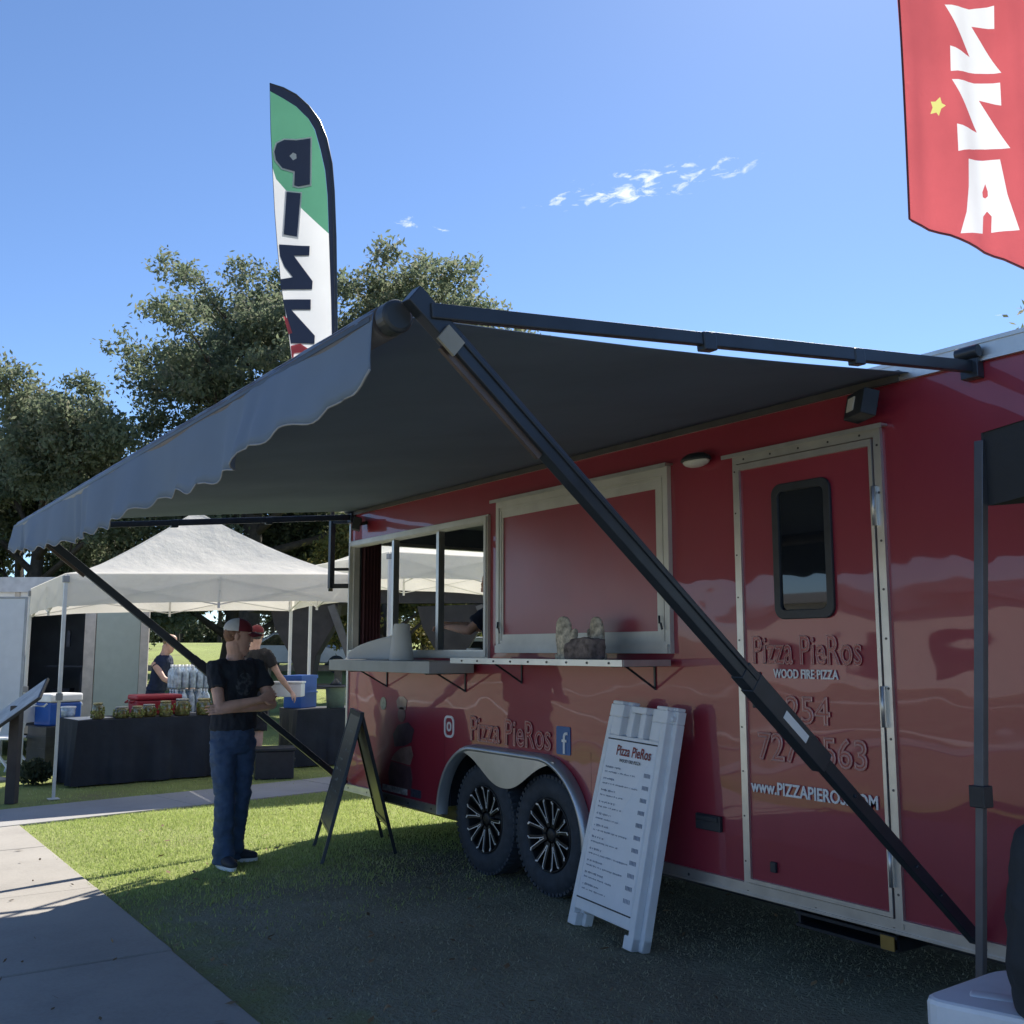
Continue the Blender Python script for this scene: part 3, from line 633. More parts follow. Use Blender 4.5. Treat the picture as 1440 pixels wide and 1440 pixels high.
def flood(y, z, s=1.0):
    m = MB(); Mx = Matrix.Translation((TX-.09, y, z)) @ Matrix.Rotation(R(-28), 4, 'Z') @ Matrix.Rotation(R(12), 4, 'Y')
    m.box((-.045*s, -.09*s, -.06*s), (.03*s, .09*s, .06*s), 0, Mx); m.bar((TX, y, z+.02), (TX-.08, y, z), .03, .03); f = put('flood_light', m, BLACKP, parent=tr, bev=.004)
    m = MB(); m.box((-.05*s, -.005*s, -.03*s), (-.044*s, .06*s, .035*s), 0, Mx); put('lens', m, LENS, parent=f)
flood(2.87, 2.655); flood(8.1, 2.64, .9)
m = MB()
for z in (.5, .9, 1.3): pass
m.box((TX+.04, 2.92, .29), (TX+.30, 3.48, .305)); m.box((TX+.04, 2.92, .235), (TX+.30, 3.48, .248)); m.box((TX+.06, 2.92, .248), (TX+.26, 2.935, .335)); m.box((TX+.06, 3.465, .248), (TX+.26, 3.48, .335)); st = put('entry_step', m, BLACKM, parent=tr)
m = MB(); m.box((TX+.034, 2.93, .24), (TX+.04, 3.0, .30)); put('reflector', m, M('amber_reflector', (.35, .22, .06), .3), parent=st)
for y in (8.0, 2.4):
    m = MB(); m.box((TX+1.9, y-.03, .02), (TX+1.97, y+.03, .34)); m.box((TX+1.85, y-.09, .003), (TX+2.02, y+.09, .02)); put('stabiliser_jack', m, BLACKM, parent=tr)
# ---- counters under the openings
def counter(y0, y1, x0, z0, z1, mat, edge=None):
    m = MB(); m.box((x0, y0, z0), (TX-.03, y1, z1)); c = put('counter', m, mat, parent=tr, bev=.004)
    if edge:
        m = MB(); m.box((x0-.012, y0-.01, z0-.004), (x0, y1+.01, z1+.004)); put('edge_trim', m, edge, parent=c); m = MB(); m.box((x0, y0-.012, z0-.004), (TX-.04, y0, z1+.004)); put('edge_trim', m, edge, parent=c)
        m = MB()
        for y in np.arange(y0+.1, y1, .19): m.tube((x0-.016, y, (z0+z1)/2), (x0-.012, y, (z0+z1)/2), .007, 6)
        tag(put('screws', m, SCREW, parent=c), kind='stuff')
    for y in (y0+.16, y1-.28):
        m = MB(); m.bar((TX-.005, y, z0), (TX-.005, y, z0-.14), .014, .006, up=(1,0,0)); m.bar((TX-.01, y, z0-.13), (x0+.16, y, z0-.006), .012, .006, up=(0,1,0)); m.bar((TX, y, z0-.006), (x0+.06, y, z0-.006), .018, .008); put('bracket', m, BLACKM, parent=c)
    return c
c1 = counter(6.28, 7.95, 3.60, 1.385, 1.47, GREYBOARD); c1['label'] = 'thick grey counter board under the open serving window'
c2 = counter(4.24, 6.0, 3.62, 1.465, 1.492, GREYBOARD, ALU); c2['label'] = 'thin counter with a bright metal edge under the closed hatch'
# ---- flag mount and lamp bracket on the rear corner
m = MB(); m.bar((TX+.02, Y1+.012, 2.70), (TX-.14, Y1+.12, 2.70), .03, .03); m.bar((TX-.0, Y1+.012, 2.27), (TX-.13, Y1+.12, 2.27), .025, .025); m.bar((TX-.0, Y1+.01, 2.12), (TX-.13, Y1+.12, 2.12), .025, .04)
m.bar((TX-.13, Y1+.12, 2.10), (TX-.13, Y1+.12, 2.72), .045, .045); put('flag_mount', m, BLACKM, parent=tr)

# ================================================================== AWNING (bolted to the trailer)
aw = part_empty('awning', tr)
AX, AZ = 1.27, 2.455; YA, YB = 2.37, 8.36      # roller line; planes of the two arm pairs
def cpt(s, t, top=0.0):
    """canopy: s 0..1 along the trailer, t 0 at the wall, 1 at the roller"""
    y_wall = 2.68 + (8.30-2.68)*s; y_roll = 2.50 + (8.30-2.50)*s
    y = y_wall+(y_roll-y_wall)*t
    tens = .06*math.sin(math.pi*min(1, max(0, t)))*(1 if s < .5 else -.7)*abs(2*s-1)**3      # side hems pulled inwards
    x = (TX-.01)+(AX-TX+.01)*t; z = 2.785+(AZ+.035-2.785)*t + .006*math.sin(math.pi*t) - .012*math.sin(math.pi*t)*math.cos(s*40)*.4
    return Vector((x, y+tens, z+top))
m = MB(); m.grid([[cpt(i/60, j/26) for j in range(27)] for i in range(61)]); cn = put('canopy', m, CANOPY, parent=aw, fix=False)
sd = cn.modifiers.new('t', 'SOLIDIFY'); sd.thickness = .003
m = MB(); m.tube((AX, YA+.10, AZ), (AX, YB-.04, AZ), .048, 20); put('roller_tube', m, M('awning_roller', (.14, .13, .13), .45, .2), parent=aw)
m = MB(); m.loft([Vector((AX, 2.475+5.825*i/60, AZ+.004)) for i in range(61)], [(.046+.002*math.sin(i*1.7), .046) for i in range(61)], 16, ref=(1,0,0)); put('fabric_roll', m, VALANCE, parent=aw)
for y, s in ((YA, 1), (YB, -1)):
    m = MB(); m.lathe([(0, 0), (.036, 0), (.044, .004), (.047, .01), (.047, .05), (.043, .056), (.036, .056)], (AX, y+s*.03, AZ), (0, s, 0), 28, sm=False); put('end_cap', m, BLACKP, parent=aw)
# valance: hangs from the roller, scalloped hem, blown a little
P = []; NV = 420
for i in range(NV+1):
    y = 2.47+(8.40-2.47)*i/NV; ph = (i/NV*19.2+.25*math.sin(i*.013)) % 1.0
    hem = .020*(1-abs(2*ph-1)**2.6) + .011*math.sin(ph*2*math.pi)
    drop = float(np.interp(y, [2.5, 2.7, 3, 3.2, 3.5, 4, 4.3, 4.6, 5.3, 6.3, 7.4, 8.3, 8.4], [.17, .215, .225, .24, .275, .285, .255, .265, .305, .285, .25, .19, .18])) + hem
    row = []
    for j in range(9):
        t = j/8; wv = (.026*math.sin(y*3.1+1)+.018*math.sin(y*7.3)+.016*max(0, math.sin(y*2.3))**6*math.sin(y*31)+.010*noise.noise(Vector((y*4, t*2, 0))))*t
        row.append(Vector((AX-.044-.012*math.sin(math.pi*.5*t)+wv-.03*t*(1 if y > 8.0 else .3), y+.02*t*math.sin(y*2), AZ+.02-drop*t)))
    P.append(row)
m = MB(); m.grid(P); vl = put('valance', m, VALANCE, parent=aw, fix=False); sd = vl.modifiers.new('t', 'SOLIDIFY'); sd.thickness = .0025
m = MB(); m.loft([p[-1] for p in P[::2]], .0035, 5); put('hem_binding', m, M('valance_binding', (.30, .31, .33), .8), parent=aw)
m = MB(); m.box((AX-.0495, 2.48, AZ-.005), (AX-.045, 8.37, AZ+.008)); put('valance_bead', m, BLACKP, parent=aw)
for y, s in ((YA, 1), (YB, -1)):
    a = Vector((AX+.05, y, AZ+.03)); b = Vector((TX-.03, y+.13 if s == 1 else y, .40)); d = (b-a)
    up = d.normalized().cross(Vector((0,1,0)))
    m = MB(); m.bar(a-d*.012, a+d*.55, .044, .058, up=up); m.bar(a+d*.50, a+d*.64, .054, .074, up=up); m.bar(a+d*.60, b, .038, .05, up=up); m.bar(a+d*.48, a+d*.51, .05, .066, up=up)
    m.bar(a+d*.04+Vector((0,-s*.025,0))+up*.012, a+d*.5+Vector((0,-s*.025,0))+up*.012, .008, .014, up=up)
    for q_ in (.70, .84, .90): p = a+d*q_; m.tube(p+Vector((0,-s*.028,0)), p+Vector((0,s*.028,0)), .008, 8)
    sa = put('support_arm', m, ARM, parent=aw, bev=.004)
    m = MB(); g0 = a+d*.015+up*-.036; m.bar(g0+d*.02, g0+d*.15, .016, .026, up=up); put('gas_strut', m, M('strut_bronze', (.12, .09, .08), .4, .4), parent=sa)
    if s == 1:
        m = MB(); p = a+d*.575; ft = Vector((0,-1,0))*.0282; m.bar(p+ft-d*.022, p+ft+d*.022, .03, .0015, up=(0,-1,0)); put('instruction_sticker', m, LETTER, parent=sa)
        m = MB(); p = a+d*.035-up*.022; m.bar(p+Vector((0,-.03,0))-d*.009, p+Vector((0,-.03,0))+d*.011, .055, .01, up=(0,-1,0)); put('end_bracket', m, M('raw_bracket', (.30, .28, .23), .55, .2), parent=sa)
    a2 = Vector((AX+.07, y-.015*s, AZ+.012)); b2 = Vector((TX-.01, y, 2.735)); d2 = b2-a2
    m = MB(); m.bar(a2, a2+d2*.42, .028, .044); m.bar(a2+d2*.40, b2, .032, .05)
    for q_ in (.39, .69): m.bar(a2+d2*q_-Vector((0,0,.008)), a2+d2*(q_+.022)-Vector((0,0,.008)), .040, .062)
    m.box((TX-.05, y-.04, 2.68), (TX-.002, y+.04, 2.80)); m.tube((TX-.05, y-.05, 2.79), (TX-.05, y+.05, 2.79), .028, 12)
    put('rafter_arm', m, ARM, parent=aw, bev=.004)
m = MB(); m.box((TX-.030, 2.72, 2.748), (TX-.018, 8.32, 2.80)); put('wall_rail', m, M('awning_wall_rail', (.10, .10, .105), .5, .2), parent=aw)
# ================================================================== SIGNS AND THINGS ON THE COUNTERS
# black A-frame chalkboard
A_, B_, C_ = Vector((3.23, 7.17, 0)), Vector((3.46, 7.84, 0)), Vector((3.86, 7.22, 0)); D_ = B_+(C_-A_)
ctr = (A_+B_+C_+D_)/4; T0 = (A_+C_)/2+Vector((0,0,1.06)); T1 = (B_+D_)/2+Vector((0,0,1.06)); T0 += (T1-T0)*.03; T1 -= (T1-T0)*.03
cb = thing('chalkboard_sign', 'black folding A-frame chalkboard on thin legs at the edge of the shade', 'chalkboard sign', (ctr.x, ctr.y, 0))
CHALKB = M('chalkboard_black', (.03, .036, .042), .32, 0, .35, 5, .05, 40, .002)
CHALK = M('chalk_marks', (.32, .36, .38), .9, 0, .3)
BOARDB = M('board_back', (.05, .052, .045), .4, 0, .2, 5)
for (f0, f1, nm) in ((A_, B_, 'l'), (C_, D_, 'r')):
    m = MB(); outn = (f0-ctr); outn = Vector((outn.x, outn.y, 0)); e = (f1-f0).normalized(); outn = (outn-e*outn.dot(e)).normalized()
    def bp(s, t): return (f0+(f1-f0)*s)*(1-t)+(T0+(T1-T0)*s)*t
    nn = (bp(0,1)-bp(0,0)).cross(e).normalized(); nn = nn if nn.dot(outn) > 0 else -nn
    for s in (.0, 1.0): m.bar(bp(s, .0), bp(s, 1.0), .024, .026, up=outn)
    for t in (.985, .20): m.bar(bp(0, t), bp(1, t), .03, .022, up=outn)
    lf = put('frame', m, BLACKM, parent=cb, bev=.003)
    m = MB(); q = [bp(.02,.20), bp(.98,.20), bp(.98,.975), bp(.02,.975)]; m.add(q+[p+nn*.008 for p in q], [(0,1,2,3),(4,5,6,7),(0,1,5,4),(1,2,6,5),(2,3,7,6),(3,0,4,7)]); put('board', m, [CHALKB if nm == 'l' else BOARDB], parent=cb)
    if nm == 'l':
        m = MB()
        for k in range(46):
            row = k % 9; s = random.uniform(.18, .8); t = .86-.07*row+random.uniform(-.008, .008); p = bp(s, t)+nn*.0095; q_ = bp(min(.95, s+random.uniform(.015, .05)), t+random.uniform(-.016, .016))+nn*.0095; m.bar(p, q_, .006, .0015, up=nn)
        tag(put('chalk_writing', m, CHALK, parent=cb), kind='stuff')
m = MB(); m.bar(T0-(T1-T0)*.02, T1+(T1-T0)*.02, .03, .03); put('ridge_hinge', m, BLACKM, parent=cb)

# white plastic menu sign leaning on the trailer
BL, BR_ = Vector((3.755, 4.875, 0)), Vector((3.665, 4.215, 0)); TL, TR_ = Vector((3.872, 4.585, 1.262)), Vector((3.862, 4.105, 1.244))
ms = thing('menu_sign', 'white plastic menu board with carry handles leaning against the red trailer', 'menu sign', ((BL.x+BR_.x)/2, (BL.y+BR_.y)/2, 0))
ex = (BR_-BL).normalized(); ey0 = ((TL+TR_)/2-(BL+BR_)/2); ey = (ey0-ex*ey0.dot(ex)).normalized(); ez = ex.cross(ey)   # out of the board, to the viewer
def sp(u, v, d=0.0):
    p = (BL*(1-u)+BR_*u)*(1-v)+(TL*(1-u)+TR_*u)*v; return p+ez*d
def leaf(d0, d1, sh=0.0):
    m = MB()
    def blk(u0, u1, v0, v1, a=d0, b=d1):
        q = [sp(u0,v0,a), sp(u1,v0,a), sp(u1,v1,a), sp(u0,v1,a), sp(u0,v0,b), sp(u1,v0,b), sp(u1,v1,b), sp(u0,v1,b)]; q = [p+ex*sh for p in q]
        m.add(q, [(0,3,2,1),(4,5,6,7),(0,1,5,4),(1,2,6,5),(2,3,7,6),(3,0,4,7)])
    blk(0, .075, 0, .93); blk(.925, 1, 0, .93); blk(.075, .925, .075, .85)          # rails and panel
    blk(0, .13, -.0, .055); blk(.87, 1, -.0, .055)
    blk(0, .24, .93, .985); blk(.02, .20, .985, 1.0); blk(.76, 1, .93, .985); blk(.80, .98, .985, 1.0); blk(.075, .24, .85, .93); blk(.76, .925, .85, .93)
    blk(.37, .45, .85, .955); blk(.57, .65, .85, .955); blk(.385, .635, .955, .985)     # handle
    return m
put('front_leaf', leaf(-.012, .034), WHITEP, parent=ms, bev=.006); put('rear_leaf', leaf(-.068, -.013, .028), WHITEP, parent=ms, bev=.006)
for u in (.06, .94): m = MB(); q_ = sp(u, .95, -.008); m.tube(q_-ex*.05, q_+ex*.05, .014, 8); put('hinge', m, WHITEP, parent=ms)
PRINT = M('menu_panel', (.82, .85, .90), .3, 0, .03); INK = M('menu_ink', (.30, .34, .43), .6, 0, .2); INKD = M('menu_ink_dark', (.02, .02, .025), .6); INKR = M('menu_ink_red', (.35, .05, .04), .6)
m = MB(); q = [sp(.085,.13,.0355), sp(.915,.13,.0355), sp(.915,.83,.0355), sp(.085,.83,.0355)]; m.add(q+[p-ez*.003 for p in q], [(0,1,2,3),(4,5,6,7),(0,1,5,4),(1,2,6,5),(2,3,7,6),(3,0,4,7)]); mp_ = put('menu_panel', m, PRINT, parent=ms)
for v in (.832, .128): m = MB(); m.bar(sp(.08,v,.036), sp(.92,v,.036), .007, .004, up=ez); put('panel_edge', m, INKD, parent=ms)
def on_sign(mb, s, u, v, w, h, **k): text_on(mb, s, sp(u, v, .036), (sp(u+.1,v)-sp(u,v)).normalized(), (sp(u,v+.1)-sp(u,v)).normalized(), w, h, ez, .0005, thick=.001, **k)
m = MB(); on_sign(m, 'Pizza PieRos', .27, .765, .30, .058); put('menu_title', m, INKR, parent=mp_, fix=False)
m = MB(); on_sign(m, 'Pizza PieRos', .27, .765, .30, .058, outline=.016); put('menu_title_edge', m, INKD, parent=mp_, fix=False)
m = MB(); on_sign(m, 'WOOD FIRE PIZZA', .34, .738, .19, .018); put('menu_subtitle', m, INKD, parent=mp_, fix=False)
m = MB(); v = .715; rows = 0          # lines of print too small to read: short marks of ink
for k in range(11):
    for r_, (u0, u1) in enumerate(((.13, random.uniform(.30, .42)), (.13, random.uniform(.45, .75)))):
        u = u0; vv = v-.006-r_*.021
        while u < u1:
            du = random.uniform(.008, .022); h = random.uniform(.35, 1)*(.011 if r_ == 0 else .008)*1.2
            m.bar(sp(u, vv, .0362), sp(u+du*.55, vv+random.uniform(-.002, .002), .0362), h, .0006, up=ez); u += du+(.018 if random.random() < .2 else .0)
    for j in range(5): m.bar(sp(.785+.021*j, v-.014, .0362), sp(.797+.021*j, v-.014, .0362), .022, .0006, up=ez)
    v -= .0518
tag(put('menu_print', m, INK, parent=mp_), kind='stuff')

# paper towel roll, loose sheet
RX, RY = 3.80, 7.06
tw = thing('paper_towel_roll', 'white paper towel roll with its loose sheet blown along the grey counter', 'paper towels', (RX, RY, 1.47))
PAPER = cloth_m('paper_towel', (.82, .82, .80), .18, .04, .9, 9, .2, .01)
m = MB(); m.lathe([(.021, .0), (.092, .0), (.095, .006), (.062, .274), (.058, .28), (.021, .28)], (RX, RY, 1.471), (0,0,1), 28); m.lathe([(.019, .0), (.019, .283)], (RX, RY, 1.471), (0,0,1), 16); put('roll', m, PAPER, parent=tw)
P = []
for i in range(22):
    s = i/21; y = RY+.03+.84*s; h = .215*(1-s)**1.15+.045*math.sin(math.pi*s)+.015
    P.append([Vector((RX+.045-.10*s+.035*math.sin(s*6)+.04*t*math.sin(1+s*5), y-.06*t*s, 1.474+h*t)) for t in [j/8 for j in range(9)]])
m = MB(); m.grid(P); sh = put('loose_sheet', m, PAPER, parent=tw, fix=False); sd = sh.modifiers.new('t', 'SOLIDIFY'); sd.thickness = .002
MOTT = M('mottled_fabric', (.56, .50, .40), .9, 0, .55, 38, .4, 60, .004); MOTD = M('dark_mottled_fabric', (.20, .16, .15), .9, 0, .5, 30, .5, 40, .006)
def mitt(loc, rz, h, label, mat, thumb=1):
    o = thing('oven_mitt', label, 'oven mitt', loc, rz, 'mottled oven mitts on the counter')
    m = MB(); m.loft([(0,0,.0), (0,0,.05), (0,.004,.12), (0,.006,h*.75), (0,.01,h-.045)], [(.03,.068), (.033,.07), (.034,.074), (.03,.07), (.022,.052)], 16, ref=(0,1,0), round_ends=True)
    m.loft([(thumb*.045,0,.09), (thumb*.085,.0,.13), (thumb*.10,.0,.165)], [.03,.027,.021], 10, round_ends=True)
    b = put('shell', m, mat, parent=o, local=True); remesh(b, .008, 3); wrinkle(b, .004, 14, seed=h*10)
    m = MB(); m.lathe([(.062, .0), (.08, .0), (.08, .03), (.062, .03)], (0,0,.002), (0,0,1), 20)
    c = put('cuff_band', m, mat, parent=o, local=True); c.scale = (1.0, .55, 1); return o
mitt((3.76, 4.93, 1.493), R(90), .28, 'pale mottled oven mitt standing rounded end up on the counter', MOTT, -1)
mitt((3.86, 4.74, 1.493), R(78), .275, 'mottled oven mitt standing behind, dark gap between it and its pair', MOTT, 1)
fc = thing('folded_cloth', 'dark mottled cloth folded in front of the oven mitts on the counter', 'folded cloth', (3.735, 4.69, 1.493))
m = MB(); m.box((-.06, -.12, .0), (.06, .15, .10)); m.box((-.055, -.12, .10), (.058, .10, .125)); c = put('cloth', m, MOTD, parent=fc, local=True, bev=.02); remesh(c, .010, 6); wrinkle(c, .016, 11, seed=3)
wt = thing('pot_lid', 'small white lid lying on the sill of the serving window', 'lid', (TX+.02, 6.36, 1.551)); m = MB(); m.lathe([(0, .012), (.05, .012), (.056, .006), (.056, 0), (0, 0)], (0,0,0), n=20); put('lid', m, WHITE, parent=wt, local=True)

# ================================================================== FLAGS
F_OUT=[(-2.361, 7.018), (-2.232, 6.987), (-2.109, 6.923), (-1.985, 6.804), (-1.88, 6.643), (-1.804, 6.451), (-1.748, 6.196), (-1.722, 5.922), (-1.697, 5.463), (-1.677, 4.845), (-1.655, 4.158), (-1.64, 3.642), (-1.959, 3.642), (-2.061, 4.198), (-2.11, 4.541), (-2.181, 4.947), (-2.233, 5.359), (-2.274, 5.712), (-2.313, 6.154), (-2.339, 6.515)]
F_INN=[(-2.356, 6.944), (-2.229, 6.879), (-2.106, 6.804), (-1.981, 6.675), (-1.914, 6.558), (-1.852, 6.344), (-1.803, 6.133), (-1.775, 5.88), (-1.756, 5.504), (-1.72, 4.845), (-1.703, 4.44), (-1.688, 4.158), (-1.669, 3.661), (-1.955, 3.661), (-2.058, 4.198), (-2.106, 4.541), (-2.177, 4.947), (-2.229, 5.359), (-2.27, 5.712), (-2.309, 6.154), (-2.335, 6.515)]
F_GRN=[(-2.354, 6.942), (-2.229, 6.877), (-2.106, 6.802), (-1.981, 6.673), (-1.916, 6.555), (-1.854, 6.342), (-1.805, 6.13), (-1.777, 5.878), (-1.758, 5.506), (-2.027, 5.765), (-2.171, 5.932), (-2.274, 6.048), (-2.309, 6.154), (-2.335, 6.515)]
F_Po=[(-2.206, 6.451), (-2.096, 6.451), (-1.956, 6.468), (-1.953, 6.006), (-2.063, 5.985), (-2.103, 5.995), (-2.101, 6.137), (-2.218, 6.164), (-2.28, 6.238), (-2.297, 6.323), (-2.275, 6.408)]
F_Ph=[(-2.155, 6.291), (-2.122, 6.327), (-2.092, 6.313), (-2.087, 6.27), (-2.12, 6.249)]
F_I=[(-2.171, 5.922), (-2.041, 5.918), (-2.058, 5.469), (-2.177, 5.477)]
F_Z1=[(-2.214, 5.369), (-1.937, 5.384), (-1.938, 5.287), (-2.078, 5.27), (-1.898, 5.029), (-1.9, 4.947), (-2.18, 4.917), (-2.189, 5.019), (-2.076, 5.05), (-2.158, 5.153), (-2.2, 5.256)]
F_Z2=[(-2.158, 4.821), (-1.909, 4.845), (-1.906, 4.743), (-2.08, 4.727), (-1.861, 4.49), (-1.862, 4.409), (-2.077, 4.403), (-2.113, 4.642)]
F_R1=[(-2.076, 4.379), (-1.989, 4.403), (-1.87, 4.329), (-1.856, 4.158), (-1.918, 4.158), (-1.977, 4.319), (-2.045, 4.309), (-2.052, 4.198)]
F_R2=[(-2.149, 4.662), (-2.113, 4.642), (-2.064, 4.5), (-2.099, 4.49)]
R_OUT=[(2.035, 5.41), (2.025, 4.953), (2.029, 4.473), (2.029, 3.729), (2.606, 3.479), (2.739, 3.421), (2.879, 5.41)]
R_Z1=[(2.289, 4.933), (2.416, 4.905), (2.548, 4.925), (2.543, 4.795), (2.424, 4.809), (2.562, 4.545), (2.294, 4.55), (2.3, 4.695), (2.405, 4.637)]
R_Z2=[(2.296, 4.503), (2.422, 4.492), (2.554, 4.492), (2.553, 4.365), (2.442, 4.398), (2.581, 4.126), (2.421, 4.127), (2.302, 4.1), (2.305, 4.252), (2.421, 4.219)]
R_A=[(2.355, 4.061), (2.529, 4.069), (2.553, 3.876), (2.601, 3.682), (2.459, 3.671), (2.467, 3.759), (2.446, 3.788), (2.424, 3.759), (2.413, 3.665), (2.284, 3.652), (2.323, 3.769), (2.344, 3.908)]
R_Ah=[(2.447, 3.938), (2.429, 3.892), (2.43, 3.865), (2.442, 3.858), (2.456, 3.87), (2.457, 3.897)]
R_S=[(2.232, 4.407), (2.238, 4.372), (2.258, 4.358), (2.233, 4.341), (2.218, 4.3), (2.206, 4.319), (2.175, 4.311), (2.189, 4.347), (2.181, 4.38), (2.205, 4.38)]
GREENF = cloth_m('flag_green', (.10, .30, .19), .4, .08, .7, 6, .2, .01); WHITEF = cloth_m('flag_white', (.72, .72, .72), .5, .03, .7, 6, .2, .01)
NAVYF = cloth_m('flag_navy', (.03, .04, .075), .1, .08, .7); REDF = cloth_m('flag_red', (.52, .10, .11), .5, .10, .6, 5, .3, .02); YELF = cloth_m('flag_yellow', (.65, .62, .2), .5)
def flag_surface(b, wave):
    def f(p, off=0.0): return W(p[0], b-wave(p[0], p[1])-off, p[1])
    return f
def flag_piece(name, loops, f, mats, parent, off=0.0, maxlen=.09, both=True):
    vs, fs = poly_tris(loops, maxlen); m = MB(); m.add([f(v, off) for v in vs], fs, 0, True)
    if both and off: m.add([f(v, -off) for v in vs], [q[::-1] for q in fs], 0, True)
    return put(name, m, mats, parent=parent, fix=False)
wv = lambda a, z: .035*math.sin((a+1.7)*7+z*1.1)+.02*math.sin(z*3.3+a*4)*(min(1, max(0, (-1.68-a)/.5)))
f1 = flag_surface(9.35, wv); fb_ = W(-1.66, 9.35, 2.1)
ff = thing('feather_flag', 'tall feather flag with green top and dark PIZZA letters beside the trailer corner', 'feather flag', fb_)
flag_piece('sail', [F_INN[8:20]+F_GRN[11:8:-1]], f1, WHITEF, ff); flag_piece('border', [F_OUT, F_INN], f1, NAVYF, ff, .003); flag_piece('green_field', [F_GRN], f1, GREENF, ff)
def grow(L, d):
    c = Vector((sum(p[0] for p in L)/len(L), sum(p[1] for p in L)/len(L))); k = len(L); o = []
    ar = sum(L[i][0]*L[(i+1)%k][1]-L[(i+1)%k][0]*L[i][1] for i in range(k)); sg = 1 if ar > 0 else -1
    for i in range(k):
        a, b, c_ = Vector(L[i-1]), Vector(L[i]), Vector(L[(i+1)%k]); e1 = (b-a).normalized(); e2 = (c_-b).normalized()
        n_ = Vector((e1.y, -e1.x))*sg+Vector((e2.y, -e2.x))*sg
        n_ = n_.normalized()*d*min(1.8, 1/max(.4, n_.length/2)); o.append((b.x+n_.x, b.y+n_.y))
    return o
flag_piece('letter_outline', [grow(F_Po, .016)], f1, WHITEF, ff, .006, .12); flag_piece('letter_p', [F_Po, F_Ph], f1, NAVYF, ff, .009, .12); flag_piece('letter_outline', [grow(F_Ph, .0), [(p[0]*.6+F_Ph[0][0]*.2+F_Ph[2][0]*.2, p[1]*.6+F_Ph[0][1]*.2+F_Ph[2][1]*.2) for p in F_Ph]], f1, WHITEF, ff, .0095, .12)
flag_piece('letter_outline', [grow(F_I, .014)], f1, WHITEF, ff, .006, .12); flag_piece('letter_i', [F_I], f1, NAVYF, ff, .009, .12)
flag_piece('letter_z', [F_Z1], f1, NAVYF, ff, .009, .12); flag_piece('letter_z', [F_Z2], f1, NAVYF, ff, .009, .12)
flag_piece('letter_a', [F_R1], f1, REDF, ff, .0095, .12); flag_piece('red_field', [F_R2], f1, REDF, ff, .0105, .12)
po = [f1(p) for p in F_OUT[4:12]]; m = MB(); m.loft([W(-1.655, 9.35, 2.08), W(-1.652, 9.35, 3.4)]+[p+RT*.004 for p in po[::-1]]+[f1(p) for p in F_OUT[3::-1]], [.022, .02]+[.016]*8+[.011, .010, .009, .008], 8); put('pole', m, BLACKM, parent=ff)

def wv2(a, z):
    t = (a-2.02); return .018*math.sin(t*22-z*1.2)*max(0, 1-t*.9)+.014*math.sin(t*9+z*1.6)+.004*math.sin(t*45+z*1.4)
f2 = flag_surface(5.0, wv2); bb = W(2.80, 5.0, 2.84)
bn = thing('red_banner_flag', 'big red banner flag with white letters and a yellow star above the trailer roof', 'banner flag', bb)
flag_piece('sail', [R_OUT, R_Z1, R_Z2, R_A, R_S], f2, REDF, bn, 0, .05); flag_piece('letter_gap', [R_Ah], f2, REDF, bn, 0, .05)
for nm, L in (('letter_z', [R_Z1]), ('letter_z', [R_Z2]), ('letter_a', [R_A, R_Ah])): flag_piece(nm, L, f2, WHITEF, bn, 0, .04)
flag_piece('star', [R_S], f2, YELF, bn, 0, .05)
m = MB(); m.loft([f2((2.032, z)) for z in np.linspace(5.4, 3.735, 30)]+[f2((2.032+(2.74-2.032)*t, 3.729+(3.421-3.729)*t)) for t in np.linspace(.02, 1, 16)], .006, 6); put('hem', m, M('dark_red_hem', (.10, .02, .025), .8), parent=bn)
m = MB(); m.tube(bb, W(2.86, 5.0, 5.6), .02, 10); put('pole', m, BLACKM, parent=bn)

